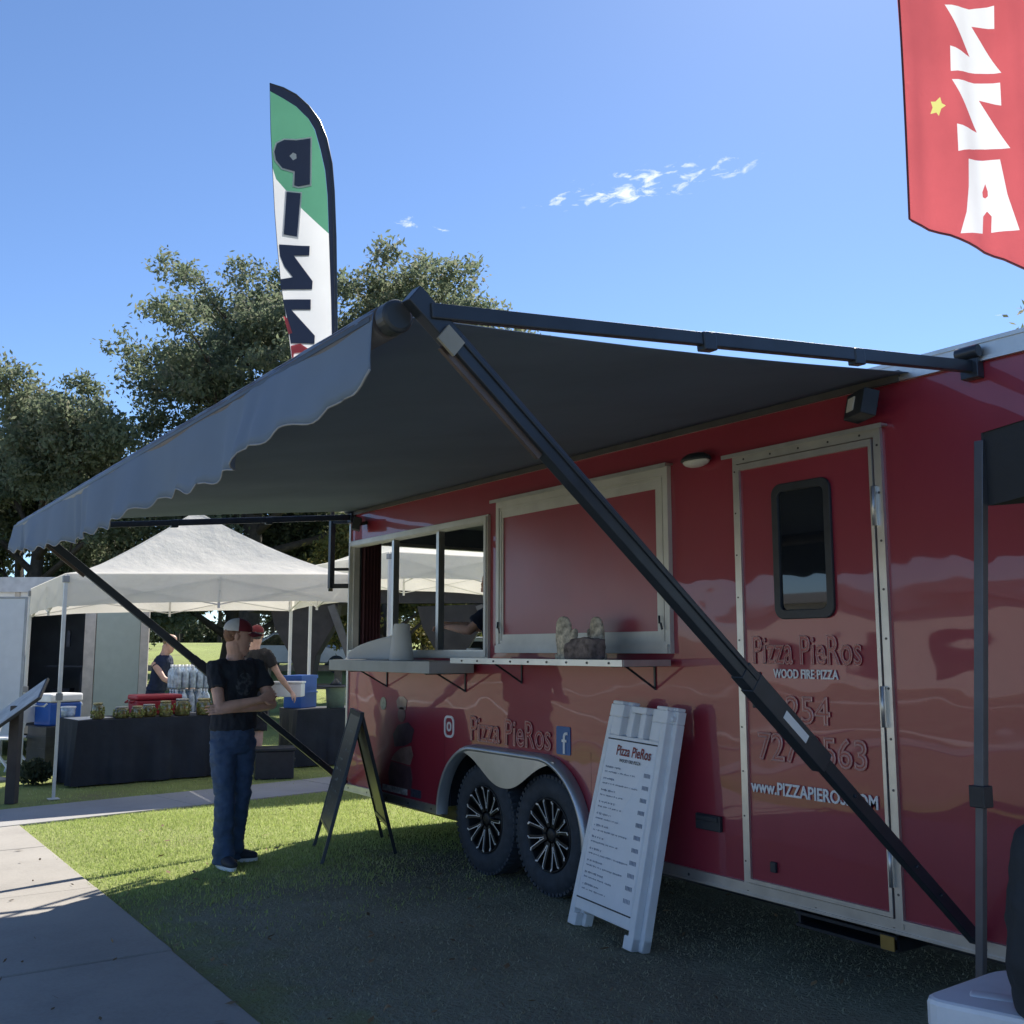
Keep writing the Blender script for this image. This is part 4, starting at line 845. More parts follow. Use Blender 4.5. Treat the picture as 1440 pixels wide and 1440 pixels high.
# ================================================================== TENTS
def tent(name, label, group, C4, eave, peak, drop, fab, legm, leg_r=.019, clamp=.55, top=.06, struts=True, sag=.02, splay=(0,0,0)):
    """C4: four ground corners (front-left, front-right, back-right, back-left); eave: height of each corner"""
    c0 = sum((Vector(c) for c in C4), Vector())/4
    t = thing(name, label, 'canopy tent', (c0.x, c0.y, 0), 0, group)
    cor = [Vector((c[0], c[1], e)) for c, e in zip(C4, eave)]; ap = Vector((c0.x, c0.y, peak))
    for k in range(4):
        a, b = cor[k], cor[(k+1)%4]; P = []
        for i in range(19):
            s = i/18; row = []
            for j in range(19):
                e = a.lerp(b, j/18); p = e.lerp(ap, s); p.z = e.z+(ap.z-e.z)*(s**1.35)-sag*math.sin(math.pi*j/18)*math.sin(math.pi*min(1, s*1.02))*2
                p += Vector((noise.noise(p*2.2+Vector((k,0,0))), noise.noise(p*2.2+Vector((0,k,5))), noise.noise(p*3)))*.012*(s > 0)*(0 < j < 18)
                row.append(p)
            P.append(row)
        m = MB(); m.grid(P); put('roof_panel', m, fab, parent=t, fix=False)
    for k in range(4):
        a, b = cor[k], cor[(k+1)%4]; d = (b-a).normalized(); nrm = Vector((d.y, -d.x, 0)); P = []
        for j in range(41):
            s = j/40; e = a.lerp(b, s); lift = .045*math.exp(-((s)/.12)**2)+.045*math.exp(-((1-s)/.12)**2); row = []
            for i in range(7):
                h = i/6; row.append(e+nrm*(.006+.018*h*math.sin(s*23+k*2)*(math.sin(math.pi*s)**.5 if 0 < s < 1 else 0))-Vector((0,0,(drop+lift*.6)*h)))
            P.append(row)
        m = MB(); m.grid(P); put('valance', m, fab, parent=t, fix=False)
    for k in range(4):
        x, y, z = cor[k]; sv = Vector(splay); zt = z-.03; at = lambda h: Vector((x, y, h))+sv*(1-h/zt); m = MB(); m.bar(at(clamp), at(zt), leg_r*2, leg_r*2, up=(0,1,0)); m.bar(at(0), at(clamp), leg_r*1.6, leg_r*1.6, up=(0,1,0)); f_ = at(0); m.box((f_.x-.055, f_.y-.055, .001), (f_.x+.055, f_.y+.055, .012))
        lg = put('leg', m, legm, parent=t, bev=.003)
        m = MB(); q_ = at(clamp); m.box((q_.x-leg_r*1.6, q_.y-leg_r*1.6, clamp-.03), (q_.x+leg_r*1.6, q_.y+leg_r*1.6, clamp+.045)); cm = BLACKP if fab is TENTB else M('grey_clamp', (.3, .3, .3), .5); put('clamp', m, cm, parent=lg, bev=.003)
        m = MB(); m.box((x-leg_r*1.7, y-leg_r*1.7, z-.10), (x+leg_r*1.7, y+leg_r*1.7, z-.03)); (put('corner_bracket', m, cm, parent=lg, bev=.003) if fab is not TENTB else None)
    if struts:
        for k in range(4):
            a, b = cor[k], cor[(k+1)%4]; m = MB(); inn = (c0-(a+b)/2); inn.z = 0; inn = inn.normalized()*.03
            for h in range(2):
                p, q_ = a.lerp(b, h/2)+inn, a.lerp(b, (h+1)/2)+inn; u, v = Vector((0,0,-.05)), Vector((0,0,-.36))
                m.bar(p+u, q_+v, .022, .012); m.bar(p+v, q_+u, .022, .012)
            m.bar((a+b)/2+inn-Vector((0,0,.02)), (a+b)/2+inn-Vector((0,0,.40)), .025, .025); put('truss', m, legm, parent=t)
        m = MB(); m.tube(ap-Vector((0,0,.9)), ap-Vector((0,0,.03)), .02, 8)
        for k in range(4): m.bar((cor[k]+cor[(k+1)%4])/2-Vector((0,0,.2)), ap-Vector((0,0,.75)), .02, .012)
        put('centre_pole', m, legm, parent=t)
    return t
WT = lambda a, b: W(a, b)
tent('canopy_tent', 'white peaked canopy tent with a black clothed table of jars beneath it', 'white canopy tents', [WT(-4.80,11.02), WT(-2.02,12.92), WT(-3.22,14.98), WT(-6.15,13.12)], [2.37, 2.50, 2.47, 2.33], 3.32, .33, TENTW, LEGW, clamp=1.05)
tent('canopy_tent', 'second white canopy tent seen through the serving window of the trailer', 'white canopy tents', [WT(-1.55,12.95), WT(.98,14.55), WT(-.43,16.85), WT(-2.98,15.2)], [2.79]*4, 3.55, .32, TENTW, LEGW, clamp=1.1)
cA = W(1.735, 3.72); e1 = Vector((math.sin(R(133)), math.cos(R(133)), 0)); e2 = Vector((math.sin(R(202)), math.cos(R(202)), 0))
tent('canopy_tent', 'black canopy tent on grey legs standing beside the front of the trailer', None, [cA, cA+e1*2.2, cA+e1*2.2+e2*2.5, cA+e2*2.5], [2.345]*4, 2.78, .245, TENTB, LEGG, leg_r=.018, clamp=1.03, struts=False, splay=tuple(RT*-.14))
# ================================================================== STALL UNDER THE WHITE TENT
def skirt_table(name, label, fl, fr, depth, h, mat, seed=0):
    fl, fr = Vector(fl), Vector(fr); e = (fr-fl).normalized(); n_ = Vector((-e.y, e.x, 0)); c = (fl+fr)/2+n_*depth/2
    t = thing(name, label, 'table', (c.x, c.y, 0)); L = (fr-fl).length; per = []
    for a, b, k in ((fl, fr, 40), (fr, fr+n_*depth, 18), (fr+n_*depth, fl+n_*depth, 40), (fl+n_*depth, fl, 18)):
        for i in range(k): per.append((a.lerp(b, i/k)))
    P = []
    for i, p in enumerate(per+per[:1]):
        out_ = (p-c); out_.z = 0; out_.normalize(); row = []
        for j in range(9):
            t_ = j/8; f = (.035*math.sin(i*.62+seed)+.02*math.sin(i*1.9+seed*2)+.02)*t_
            row.append(p+out_*f+Vector((0,0,h-t_*(h-.015))))
        P.append(row)
    m = MB(); m.grid(P); m.add([p+Vector((0,0,h)) for p in per], [list(range(len(per)))]); put('tablecloth', m, mat, parent=t, fix=False)
    m = MB(); q = [c+e*(sx*(L/2-.05))+n_*(sy*(depth/2-.05)) for sx in (-1,1) for sy in (-1,1)]
    for p in q: m.bar(p, p+Vector((0,0,h-.03)), .03, .03)
    m.prism([(p.x, p.y) for p in (q[0], q[2], q[3], q[1])], (0,0,h-.03), (1,0,0), (0,1,0), (0,0,.025)); put('frame', m, BLACKM, parent=t)
    return t, e, n_, fl
T1, te, tn, tfl = skirt_table('market_table', 'black clothed table with a row of pickle jars under the white tent', W(-4.96,11.92), W(-3.56,13.10), .76, .745, CLOTHB, 1)
def ont(s, d, z=.747): v = tfl+te*s+tn*d; return Vector((v.x, v.y, z))
JGL = M('jar_glass', (.16, .14, .045), .12, 0, .6, 45, spec=.7, coat=.6); LIDG = M('jar_lid_gold', (.50, .42, .22), .35, .6); LIDW = M('jar_lid_pale', (.45, .44, .40), .4, .3); PICK = M('pickle_pieces', (.20, .22, .05), .5, 0, .6, 30)
jl = ['tall narrow jar of pickles alone at the left of the row', 'squat jar of green pickles, second from the left of the row', 'squat jar of brownish pickles between two green ones', 'middle jar of pale pickles in the row of jars', 'tall dark jar just left of the gap in the row', 'wide bright jar of pickles just right of the gap in the row', 'wide dark jar beside the hand of the man in the cap']
for (s, r, h), l, k in zip(((.26,.062,.19), (.55,.085,.135), (.715,.072,.14), (.885,.078,.15), (1.05,.072,.19), (1.30,.092,.205), (1.55,.092,.205)), jl, range(7)):
    p = ont(s, .14+.05*math.sin(k*2.7)); j = thing('pickle_jar', l, 'jar', p, random.random(), 'pickle jars on the black table')
    m = MB(); m.lathe([(0, .001), (r*.92, .001), (r, .012), (r, h*.74), (r*.9, h*.83), (r*.84, h*.86), (r*.84, h*.90), (0, h*.90)], (0,0,0), n=18); put('glass', m, JGL, parent=j, local=True)
    m = MB(); m.lathe([(0, h), (r*.84, h), (r*.88, h*.985), (r*.88, h*.885), (r*.85, h*.885)], (0,0,0), n=18); put('lid', m, LIDG if k % 2 == 0 else LIDW, parent=j, local=True)
    m = MB()
    for i in range(26): a = random.uniform(0, 6.28); zz = random.uniform(.1, .68)*h; m.box((-.018, -.006, -.012), (.018, .008, .012), 0, Matrix.Translation((r*math.cos(a)*.985, r*math.sin(a)*.985, zz)) @ Matrix.Rotation(a, 4, 'Z') @ Matrix.Rotation(random.uniform(0, 3), 4, 'X'))
    tag(put('pickles', m, PICK, parent=j, local=True), kind='stuff')
m = MB(); q = [ont(.02,.05), ont(.50,.30), ont(.42,.66), ont(.02,.6)]; m.prism([(p.x, p.y) for p in q], (0,0,.748), (1,0,0), (0,1,0), (0,0,.003)); tag(put('paper_sheet', m, WHITE, loc=ont(.2,.4)), 'white sheet lying on the left end of the black table', 'paper')
def cooler(name, label, cat, loc, rz, w, d, h, body, lid, handle=True):
    t = thing(name, label, cat, loc, rz); m = MB(); m.box((-w/2, -d/2, .0), (w/2, d/2, h*.72)); put('body', m, body, parent=t, local=True, bev=.02)
    m = MB(); m.box((-w/2-.012, -d/2-.012, h*.73), (w/2+.012, d/2+.012, h)); put('lid', m, lid, parent=t, local=True, bev=.025)
    if handle:
        m = MB()
        for s in (-1, 1): m.loft([(s*(w/2+.015), -.12, h*.7), (s*(w/2+.05), -.11, h*.62), (s*(w/2+.05), .11, h*.62), (s*(w/2+.015), .12, h*.7)], .012, 8)
        put('handle', m, lid, parent=t, local=True)
    return t
REDP = M('red_plastic', (.40, .025, .04), .35, 0, .08, 6); BLUEP = M('blue_plastic', (.015, .10, .42), .4, 0, .08, 6)
cooler('red_cooler', 'red plastic cooler with rounded lid behind the row of jars', 'cooler', ont(1.12, .62), math.atan2(te.y, te.x), .56, .32, .25, REDP, REDP)
crt = W(-5.82, 13.35); t = thing('plastic_crate', 'black crate holding up the blue cooler behind the table', 'crate', crt, .4); m = MB(); m.box((-.28,-.2,0), (.28,.2,.60)); put('crate_body', m, BLACKP, parent=t, local=True, bev=.01)
for z in (.15, .3, .45):
    m = MB(); m.box((-.285,-.205,z), (.285,.205,z+.03)); put('rib', m, BLACKP, parent=t, local=True)
cooler('blue_cooler', 'blue cooler with white rounded lid left of the black table', 'cooler', (crt.x, crt.y, .60), .4, .44, .34, .40, BLUEP, WHITEP)
CLEAR = glass_m('clear_plastic', (.80, .88, .95), .12); CLEARB = M('clear_water_bottle', (.38, .46, .56), .15, 0, .5, 14, spec=.8)
t = thing('plastic_tub', 'small clear plastic tub beside the blue cooler', 'tub', ont(.10, .70)); m = MB(); m.lathe([(.0,.003), (.075,.003), (.085,.11), (.08,.115), (.0,.115)], (0,0,0), n=16); put('tub', m, CLEARB, parent=t, local=True); m = MB(); m.lathe([(.0,.13), (.088,.13), (.09,.115), (.0,.112)], (0,0,0), n=16); put('lid', m, WHITEP, parent=t, local=True)
T2, e2_, n2_, _f = skirt_table('market_table', 'low black clothed table behind the jars under a stack of bottled water', W(-4.75,13.75), W(-3.75,14.55), .6, .70, CLOTHB, 4)
for k in range(2):
    p = _f+e2_*.58+n2_*.25; t = thing('water_bottle_case', ['clear case of bottled water at the bottom of the stack', 'clear case of bottled water on top of the stack'][k], 'water bottles', (p.x, p.y, .702+.33*k), math.atan2(e2_.y, e2_.x)+.05*k, 'cases of bottled water')
    for i in range(5):
        for j in range(3):
            m = MB(); m.lathe([(0,.001), (.046,.001), (.05,.02), (.05,.20), (.044,.235), (.018,.275), (.018,.30), (0,.30)], (-.21+.105*i, -.105+.105*j, 0), n=10); put('bottle', m, CLEARB, parent=t, local=True)
            m = MB(); m.lathe([(.02,.29), (.02,.318), (0,.318)], (-.21+.105*i, -.105+.105*j, 0), n=8); put('cap', m, WHITEP, parent=t, local=True)
T3, e3, n3, f3 = skirt_table('market_table', 'black clothed table with cooking things beside the rear corner of the trailer', W(-2.86,13.9), W(-1.2,14.95), .72, .755, CLOTHB, 7)
def on3(s, d, z=.757): v = f3+e3*s+n3*d; return Vector((v.x, v.y, z))
t = thing('bucket', 'pale green bucket with a black lid on the black table by the trailer', 'bucket', on3(.62, .2)); m = MB(); m.lathe([(0,.001), (.12,.001), (.14,.27), (.145,.28), (0,.28)], (0,0,0), n=20); put('pail', m, M('pale_green_plastic', (.22,.30,.24), .4), parent=t, local=True); m = MB(); m.lathe([(0,.31), (.10,.31), (.25,.30), (.26,.285), (0,.283)], (0,0,0), n=24); put('lid', m, BLACKP, parent=t, local=True); m = MB(); m.loft([(0,0,.31), (0,0,.36), (0,0,.40)], [.09,.05,.012], 14); put('knob', m, BLACKP, parent=t, local=True)
t = thing('blue_crate', 'blue plastic crate standing on the black table under the pavilion support', 'crate', on3(.22, .5), .6); m = MB(); m.box((-.2,-.14,0), (.2,.14,.44)); put('crate_body', m, BLUEP, parent=t, local=True, bev=.012); m = MB(); m.box((-.21,-.15,.40), (.21,.15,.445)); m.box((-.21,-.15,.2), (.21,.15,.22)); put('rim', m, BLUEP, parent=t, local=True)
t = thing('black_bin', 'low black plastic bin on the grass behind the path', 'bin', W(-2.92, 12.85), -.3); m = MB(); m.box((-.23,-.17,0), (.23,.17,.33)); put('bin_body', m, BLACKP, parent=t, local=True, bev=.012); m = MB(); m.box((-.25,-.19,.332), (.25,.19,.37)); put('lid', m, BLACKP, parent=t, local=True, bev=.01); m = MB(); m.tube((-.25,-.1,.2), (-.27,-.1,.2), .02); m.tube((.25,.1,.2), (.27,.1,.2), .02); put('handle', m, BLACKP, parent=t, local=True)

# information panel on a post at the far left
PLAQ = M('information_panel', (.50, .49, .46), .5, 0, .25, 7)
pc = W(-5.1, 10.73); t = thing('information_sign', 'slanted information panel on a dark square post at the path edge', 'sign', pc)
m = MB(); m.box((-.05,-.05,0), (.05,.05,.98), 0, Matrix.Rotation(R(-YAW), 4, 'Z')); put('post', m, WOODD, parent=t, local=True, bev=.006)
Mx = Matrix.Rotation(R(-YAW), 4, 'Z') @ Matrix.Translation((-.12, 0, .88)) @ Matrix.Rotation(R(-36), 4, 'Y') @ Matrix.Rotation(R(26), 4, 'X')
m = MB(); m.box((-.48,-.26,-.018), (.48,.26,.012), 0, Mx); pp = put('panel', m, M('panel_edge_dark', (.03,.03,.03), .5), parent=t, local=True, bev=.004); m = MB(); m.box((-.46,-.24,.012), (.46,.24,.016), 0, Mx); put('printed_face', m, PLAQ, parent=pp, local=True)
# white folding chair
t = thing('folding_chair', 'white folding chair at the left edge by the dark trailer opening', 'chair', W(-6.35, 13.2), R(40)); FCW = WHITEP
for s in (-1, 1):
    m = MB(); m.bar((s*.21,.22,.0), (s*.2,-.16,.88), .03, .02); put('leg', m, FCW, parent=t, local=True); m = MB(); m.bar((s*.18,-.26,0), (s*.18,.2,.46), .03, .02); put('leg', m, FCW, parent=t, local=True)
m = MB(); m.box((-.2,-.18,.44), (.2,.22,.465)); put('seat', m, FCW, parent=t, local=True, bev=.006); m = MB(); m.box((-.2,-.17,.66), (.2,-.15,.86), 0, Matrix.Rotation(R(6), 4, 'X')); put('backrest', m, FCW, parent=t, local=True, bev=.006); m = MB(); m.bar((-.2,.16,.14), (.2,.16,.14), .02, .02); m.bar((-.18,-.2,.12), (.18,-.2,.12), .02, .02); put('stretcher', m, FCW, parent=t, local=True)
# small shrub at the table foot
def leafcloud(n, c, r, size, seed, flat=1.0):
    g = np.random.default_rng(seed); d = g.normal(size=(n, 3)); d /= np.linalg.norm(d, axis=1)[:, None]; p = np.asarray(c)+d*np.asarray(r)*(g.uniform(.15, 1, (n, 1))**(.45)); return leafquads(p, size, g)
def leafquads(p, size, g):
    n = len(p); a = g.normal(size=(n, 3)); a /= np.linalg.norm(a, axis=1)[:, None]; b = g.normal(size=(n, 3)); b -= a*(a*b).sum(1)[:, None]; b /= np.linalg.norm(b, axis=1)[:, None]
    s = size*g.uniform(.6, 1.4, (n, 1)); v = np.stack([p-a*s, p+b*s*.45, p+a*s, p-b*s*.45], 1); return v.reshape(-1, 3)
def leaves(name, v, mat, parent=None, link=True):
    f = np.arange(len(v)).reshape(-1, 4); o = raw(name, v, f, mat)
    if parent: o.parent = parent
    return o
t = thing('small_shrub', 'small dark green shrub on the ground beside the black tablecloth', 'shrub', W(-5.55, 12.2)); leaves('foliage', leafcloud(700, (0,0,.15), (.2,.2,.15), .035, 5), OAKD, t); m = MB()
for k in range(5): m.bar((0,0,0), (random.uniform(-.12,.12), random.uniform(-.12,.12), .2), .01)
put('stem', m, BARK, parent=t, local=True)

# ================================================================== WHITE CARGO TRAILER AT THE LEFT
FRM = lambda a, b, z: W(a, b, z)
def wbox(mb, a0, a1, b0, b1, z0, z1, mi=0):
    q = [W(a0,b0), W(a1,b0), W(a1,b1), W(a0,b1)]; mb.prism([(p.x, p.y) for p in q], (0,0,z0), (1,0,0), (0,1,0), (0,0,z1-z0), mi); return mb
ct = thing('cargo_trailer', 'white vendor trailer with an open dark doorway behind the white tent', 'trailer', W(-7.2, 16.6)); B0 = 15.3
m = MB(); wbox(m, -10.2, -7.35, B0, B0+.06, .45, 2.42); wbox(m, -7.35, -6.25, B0, B0+.06, 2.26, 2.42); wbox(m, -6.25, -5.42, B0+.03, B0+.08, .45, 2.42); wbox(m, -10.2, -10.14, B0, B0+3, .45, 2.42); m.prism([(p.x, p.y) for p in (W(-5.46, B0+.06), W(-5.42, B0+.06), W(-6.55, B0+3), W(-6.60, B0+3))], (0,0,.45), (1,0,0), (0,1,0), (0,0,1.97)); wbox(m, -10.2, -6.57, B0+2.95, B0+3, .45, 2.42); put('wall', m, WHITE, parent=ct)
m = MB(); m.prism([(p.x, p.y) for p in (W(-10.2, B0), W(-5.42, B0), W(-6.58, B0+3), W(-10.2, B0+3))], (0,0,.40), (1,0,0), (0,1,0), (0,0,.05)); wbox(m, -10.1, -6.1, B0+1.7, B0+1.75, .45, 2.4); put('interior', m, DARKIN, parent=ct)
m = MB(); m.prism([(p.x, p.y) for p in (W(-10.3, B0-.08), W(-5.36, B0-.08), W(-6.5, B0+3.1), W(-10.3, B0+3.1))], (0,0,2.42), (1,0,0), (0,1,0), (0,0,.04)); wbox(m, -10.3, -5.3, B0-.12, B0-.06, 2.40, 2.62); put('roof_edge', m, M('cargo_roof_edge', (.5,.5,.5), .5, .2), parent=ct)
m = MB(); wbox(m, -6.33, -6.17, B0-.03, B0, .42, 2.40); wbox(m, -5.5, -5.38, B0-.03, B0, .42, 2.40); wbox(m, -7.4, -7.33, B0-.03, B0, .42, 2.40); wbox(m, -10.2, -5.38, B0-.05, B0, .34, .45); put('frame_post', m, M('cream_frame', (.55,.50,.45), .5), parent=ct)
m = MB(); wbox(m, -6.16, -5.51, B0-.02, B0+.02, .46, 2.38); put('green_panel', m, M('pale_green_panel', (.42,.47,.42), .45, 0, .05), parent=ct)
m = MB(); wbox(m, -7.3, -6.35, B0+.9, B0+1.3, 1.28, 1.31); wbox(m, -6.75, -6.35, B0+.9, B0+1.25, .45, 1.22); wbox(m, -7.2, -6.95, B0+1.0, B0+1.2, .45, .95); wbox(m, -6.95, -6.9, B0+.8, B0+.85, 1.6, 1.85); put('shelf', m, M('trailer_shelf', (.06,.08,.12), .5, 0, .4, 3), parent=ct)
m = MB(); wbox(m, -10, -6.55, B0+.2, B0+2.8, .28, .39)
for b in (B0+.9, B0+1.7): p = W(-9.6, b, .3); m.lathe([(0,-.1), (.28,-.1), (.3,-.05), (.3,.05), (.28,.1), (0,.1)], p, tuple(RT), 20); p = W(-6.5, b, .3); m.lathe([(0,-.1), (.28,-.1), (.3,-.05), (.3,.05), (.28,.1), (0,.1)], p, tuple(RT), 20)
put('undercarriage', m, BLACKP, parent=ct)
t = thing('display_board', 'tall plain white board standing at the left edge of the view', 'panel', W(-7.45, 14.1)); m = MB(); wbox(m, -8.3, -6.66, 14.1, 14.15, .40, 2.25); put('board', m, M('panel_white', (.66,.68,.72), .5, 0, .04), parent=t, bev=.006); ge_ = M('grey_edge', (.35,.36,.38), .5, .3)
for nm_, q_ in (('edge_trim', (-6.68, -6.64, 14.09, 14.16, .38, 2.248)), ('edge_trim', (-8.3, -6.64, 14.09, 14.16, 2.25, 2.275)), ('foot', (-7.9, -7.85, 14.1, 14.16, 0, .4)), ('foot', (-6.95, -6.9, 14.1, 14.16, 0, .4))): put(nm_, wbox(MB(), *q_), ge_, parent=t)

# ================================================================== PAVILION, FENCE, VEHICLES BEHIND
pv = thing('pavilion', 'dark brown timber park shelter with flared supports behind the tents', 'pavilion', W(-2.0, 21))
m = MB(); L = [(-5.15, 2.28), (-3.7, 2.50), (-3.2, 2.74), (2.2, 2.74), (2.2, 2.95), (-3.3, 2.98), (-5.2, 2.40)]
m.prism(L, FH*20.0, RT, (0,0,1), FH*6); put('roof', m, WOODD, parent=pv)
m = MB(); m.prism([(-3.6,2.46), (2.2,2.46), (2.2,2.72), (-3.25,2.72)], FH*20.2, RT, (0,0,1), FH*.25); put('beam', m, WOODD, parent=pv)
for a in (-4.05, -1.15):
    m = MB(); m.prism([(a-.17,0), (a+.17,0), (a+.14,1.0), (a+.22,1.45), (a+.55,2.02), (a+.62,2.45), (a-.72,2.40), (a-.62,2.0), (a-.30,1.45), (a-.15,1.0)], FH*20.25, RT, (0,0,1), FH*.5); put('support', m, WOODD, parent=pv, bev=.01)
    m = MB(); m.bar(W(a+.50, 20.2, 2.42), W(a+.95, 20.2, 1.25), .14, .12, up=FH); put('strut', m, M('weathered_strut', (.16,.14,.13), .7), parent=pv)
fn = thing('rail_fence', 'grey split rail fence along the grass behind the stalls', 'fence', W(-4.5, 23.5))
for k in range(9):
    a = -10.4+1.62*k; p = W(a, 23.4); m = MB(); m.box((-.08,-.08,0), (.08,.08,1.30+.05*math.sin(k*2)), 0, Matrix.Translation(p) @ Matrix.Rotation(R(-YAW), 4, 'Z')); put('post', m, WOODG, parent=fn, bev=.012)
    if k < 8:
        for z in (.72, 1.14): m = MB(); m.bar(W(a+.03, 23.4+random.uniform(-.02,.02), z), W(a+1.60, 23.4, z+random.uniform(-.03,.03)), .07, .13); put('rail', m, WOODG, parent=fn, bev=.012)
def vehicle(name, label, cat, a, b, rz, paint, pickup):
    p = W(a, b); t = thing(name, label, cat, (p.x, p.y, gz(p.x, p.y)), rz)
    if pickup: prof = [(-2.6,.45), (2.6,.45), (2.65,.95), (2.5,1.1), (1.35,1.2), (.75,1.78), (.55,1.84), (-.75,1.84), (-.95,1.2), (-2.6,1.18)]
    else: prof = [(-2.2,.35), (2.2,.35), (2.25,.7), (2.1,.85), (1.1,.95), (.4,1.42), (-.9,1.45), (-1.7,.98), (-2.2,.92)]
    m = MB(); m.prism(prof, (0,-.9,0), (1,0,0), (0,0,1), (0,1.8,0)); put('body', m, paint, parent=t, local=True, bev=.05)
    wn = [(1.15,1.22), (.68,1.72), (-.72,1.74), (-.85,1.22)] if pickup else [(.95,.98), (.36,1.36), (-.85,1.38), (-1.45,1.0)]
    for s in (-.91, .91): m = MB(); m.prism(wn, (0,s-.004,0), (1,0,0), (0,0,1), (0,.008,0)); put('window', m, GLASSD, parent=t, local=True)
    r = .38 if pickup else .32
    for x in (-1.6, 1.65) if pickup else (-1.35, 1.4):
        for s in (-1, 1):
            w = part_empty('wheel', t); m = MB(); m.lathe([(r*.6,-.1), (r*.95,-.1), (r,-.05), (r,.07), (r*.95,.11), (r*.6,.11)], (x, s*.82, r), (0,s,0), 24); put('tyre', m, RUBBER, parent=w, local=True); m = MB(); m.lathe([(0,.12), (r*.2,.12), (r*.55,.10), (r*.62,.08), (r*.62,-.05), (0,-.05)], (x, s*.82, r), (0,s,0), 20); put('rim', m, ALU, parent=w, local=True)
    return t
vehicle('pickup_truck', 'pale blue pickup truck parked beyond the trailer, seen through its windows', 'pickup truck', -.9, 26.5, R(-YAW), M('pale_blue_paint', (.45,.52,.60), .3, 0, .05, coat=.5), True)
vehicle('parked_car', 'silver parked car beyond the fence between the pavilion supports', 'car', -7.7, 38, R(-YAW), M('silver_paint', (.45,.47,.5), .3, .3, .05, coat=.5), False)

# ================================================================== NEAR RIGHT: TABLE AND BAG
t = thing('folding_table', 'low white plastic table with a thick rounded rim at the lower right corner', 'table', W(2.0, 2.9))
tp = [W(1.235, 3.30), W(1.64, 3.60), W(2.57, 2.84), W(2.165, 2.54)]     # corners
c = sum(tp, Vector())/4
def rpoly(P, r, k=6):
    o = []; n = len(P)
    for i in range(n):
        p, a, b = P[i], (P[i-1]-P[i]).normalized(), (P[(i+1)%n]-P[i]).normalized(); q0, q1 = p+a*r, p+b*r
        for j in range(k): u = j/(k-1); o.append(q0*(1-u)**2+p*2*u*(1-u)+q1*u*u)
    return o
L = [(p.x, p.y) for p in rpoly(tp, .09)]; m = MB(); m.prism(L, (0,0,.405), (1,0,0), (0,1,0), (0,0,.095)); tt = put('tabletop', m, WHITEP, parent=t, bev=.016)
m = MB(); q0 = W(1.42, 3.33); q1 = W(1.53, 3.27); m.loft([Vector((q0.x,q0.y,.498)), Vector((q1.x,q1.y,.498))], [(.035,.007), (.035,.007)], 12, ref=(1,1,0), round_ends=True); put('moulded_ridge', m, WHITEP, parent=tt)
for p in tp: d = (c-p).normalized()*.2; m = MB(); m.bar(Vector((p.x+d.x, p.y+d.y, 0)), Vector((p.x+d.x*.8, p.y+d.y*.8, .405)), .026, .026); put('leg', m, LEGG, parent=t)
bp_ = W(1.645, 3.12); t = thing('backpack', 'black fabric backpack standing on the low white table at the right edge', 'backpack', (bp_.x, bp_.y, .501), R(-YAW+8))
m = MB(); m.loft([(0,0,.05), (0,0,.12), (0,0,.28), (.01,0,.42), (.02,0,.50)], [(.17,.13), (.185,.14), (.165,.13), (.14,.11), (.09,.07)], 20, ref=(1,0,0), round_ends=True); m.v = [v*1.16 for v in m.v]; b = put('bag', m, TENTB, parent=t, local=True); remesh(b, .012, 4); wrinkle(b, .018, 9, seed=2)
m = MB(); m.loft([(0,-.12,.09), (0,-.13,.16), (0,-.125,.26)], [(.12,.05), (.13,.055), (.11,.045)], 16, ref=(1,0,0), round_ends=True); b = put('pocket', m, TENTB, parent=t, local=True); remesh(b, .012, 3); wrinkle(b, .01, 10, seed=5)
m = MB(); m.loft([(-.06,0,.53), (-.05,0,.60), (.03,0,.61), (.07,0,.54)], .012, 8); put('carry_loop', m, TENTB, parent=t, local=True)
# ================================================================== PEOPLE  (local frame: X their right, Y ahead, Z up)
def hand(mb, wrist, d, nrm, side, curl=.5):
    """d: along the hand, nrm: out of the back of the hand, side: +1 thumb on +cross side"""
    w = Vector(wrist); d = Vector(d).normalized(); n = Vector(nrm); n = (n-d*n.dot(d)).normalized(); s = d.cross(n)*side
    mb.loft([w-d*.02, w+d*.02, w+d*.055, w+d*.088], [(.026,.020), (.033,.019), (.040,.017), (.038,.014)], 12, ref=tuple(s), round_ends=True)
    for k, (o, l) in enumerate(((.033,.070), (.011,.079), (-.011,.073), (-.032,.058))):
        p = w+d*.085+s*o; dd = d.copy(); P = [p-d*.012]
        for j in range(3):
            ang = curl*(.55+.35*j)*(1+.12*k); dd = (dd*math.cos(ang)-n*math.sin(ang)); nn = n; P.append(P[-1]+(dd.normalized()*(l*(.46,.31,.26)[j]+(.012 if j == 0 else 0))))
        mb.loft(P, [.0086,.0083,.0076,.0066], 8, round_ends=True)
    p = w+d*.025+s*.03; mb.loft([p, p+(d*.6+s*.8)*.032, p+(d*.6+s*.8)*.032+(d*.9+s*.25-n*.25)*.03, p+(d*.6+s*.8)*.032+(d*.9+s*.25-n*.25)*.055], [.0135,.0125,.0105,.008], 8, round_ends=True)
TOR = [(.88,.150,.108), (.94,.160,.113), (1.02,.153,.108), (1.12,.150,.108), (1.22,.162,.114), (1.32,.180,.118), (1.39,.186,.108), (1.44,.158,.088), (1.475,.105,.07), (1.51,.062,.058)]
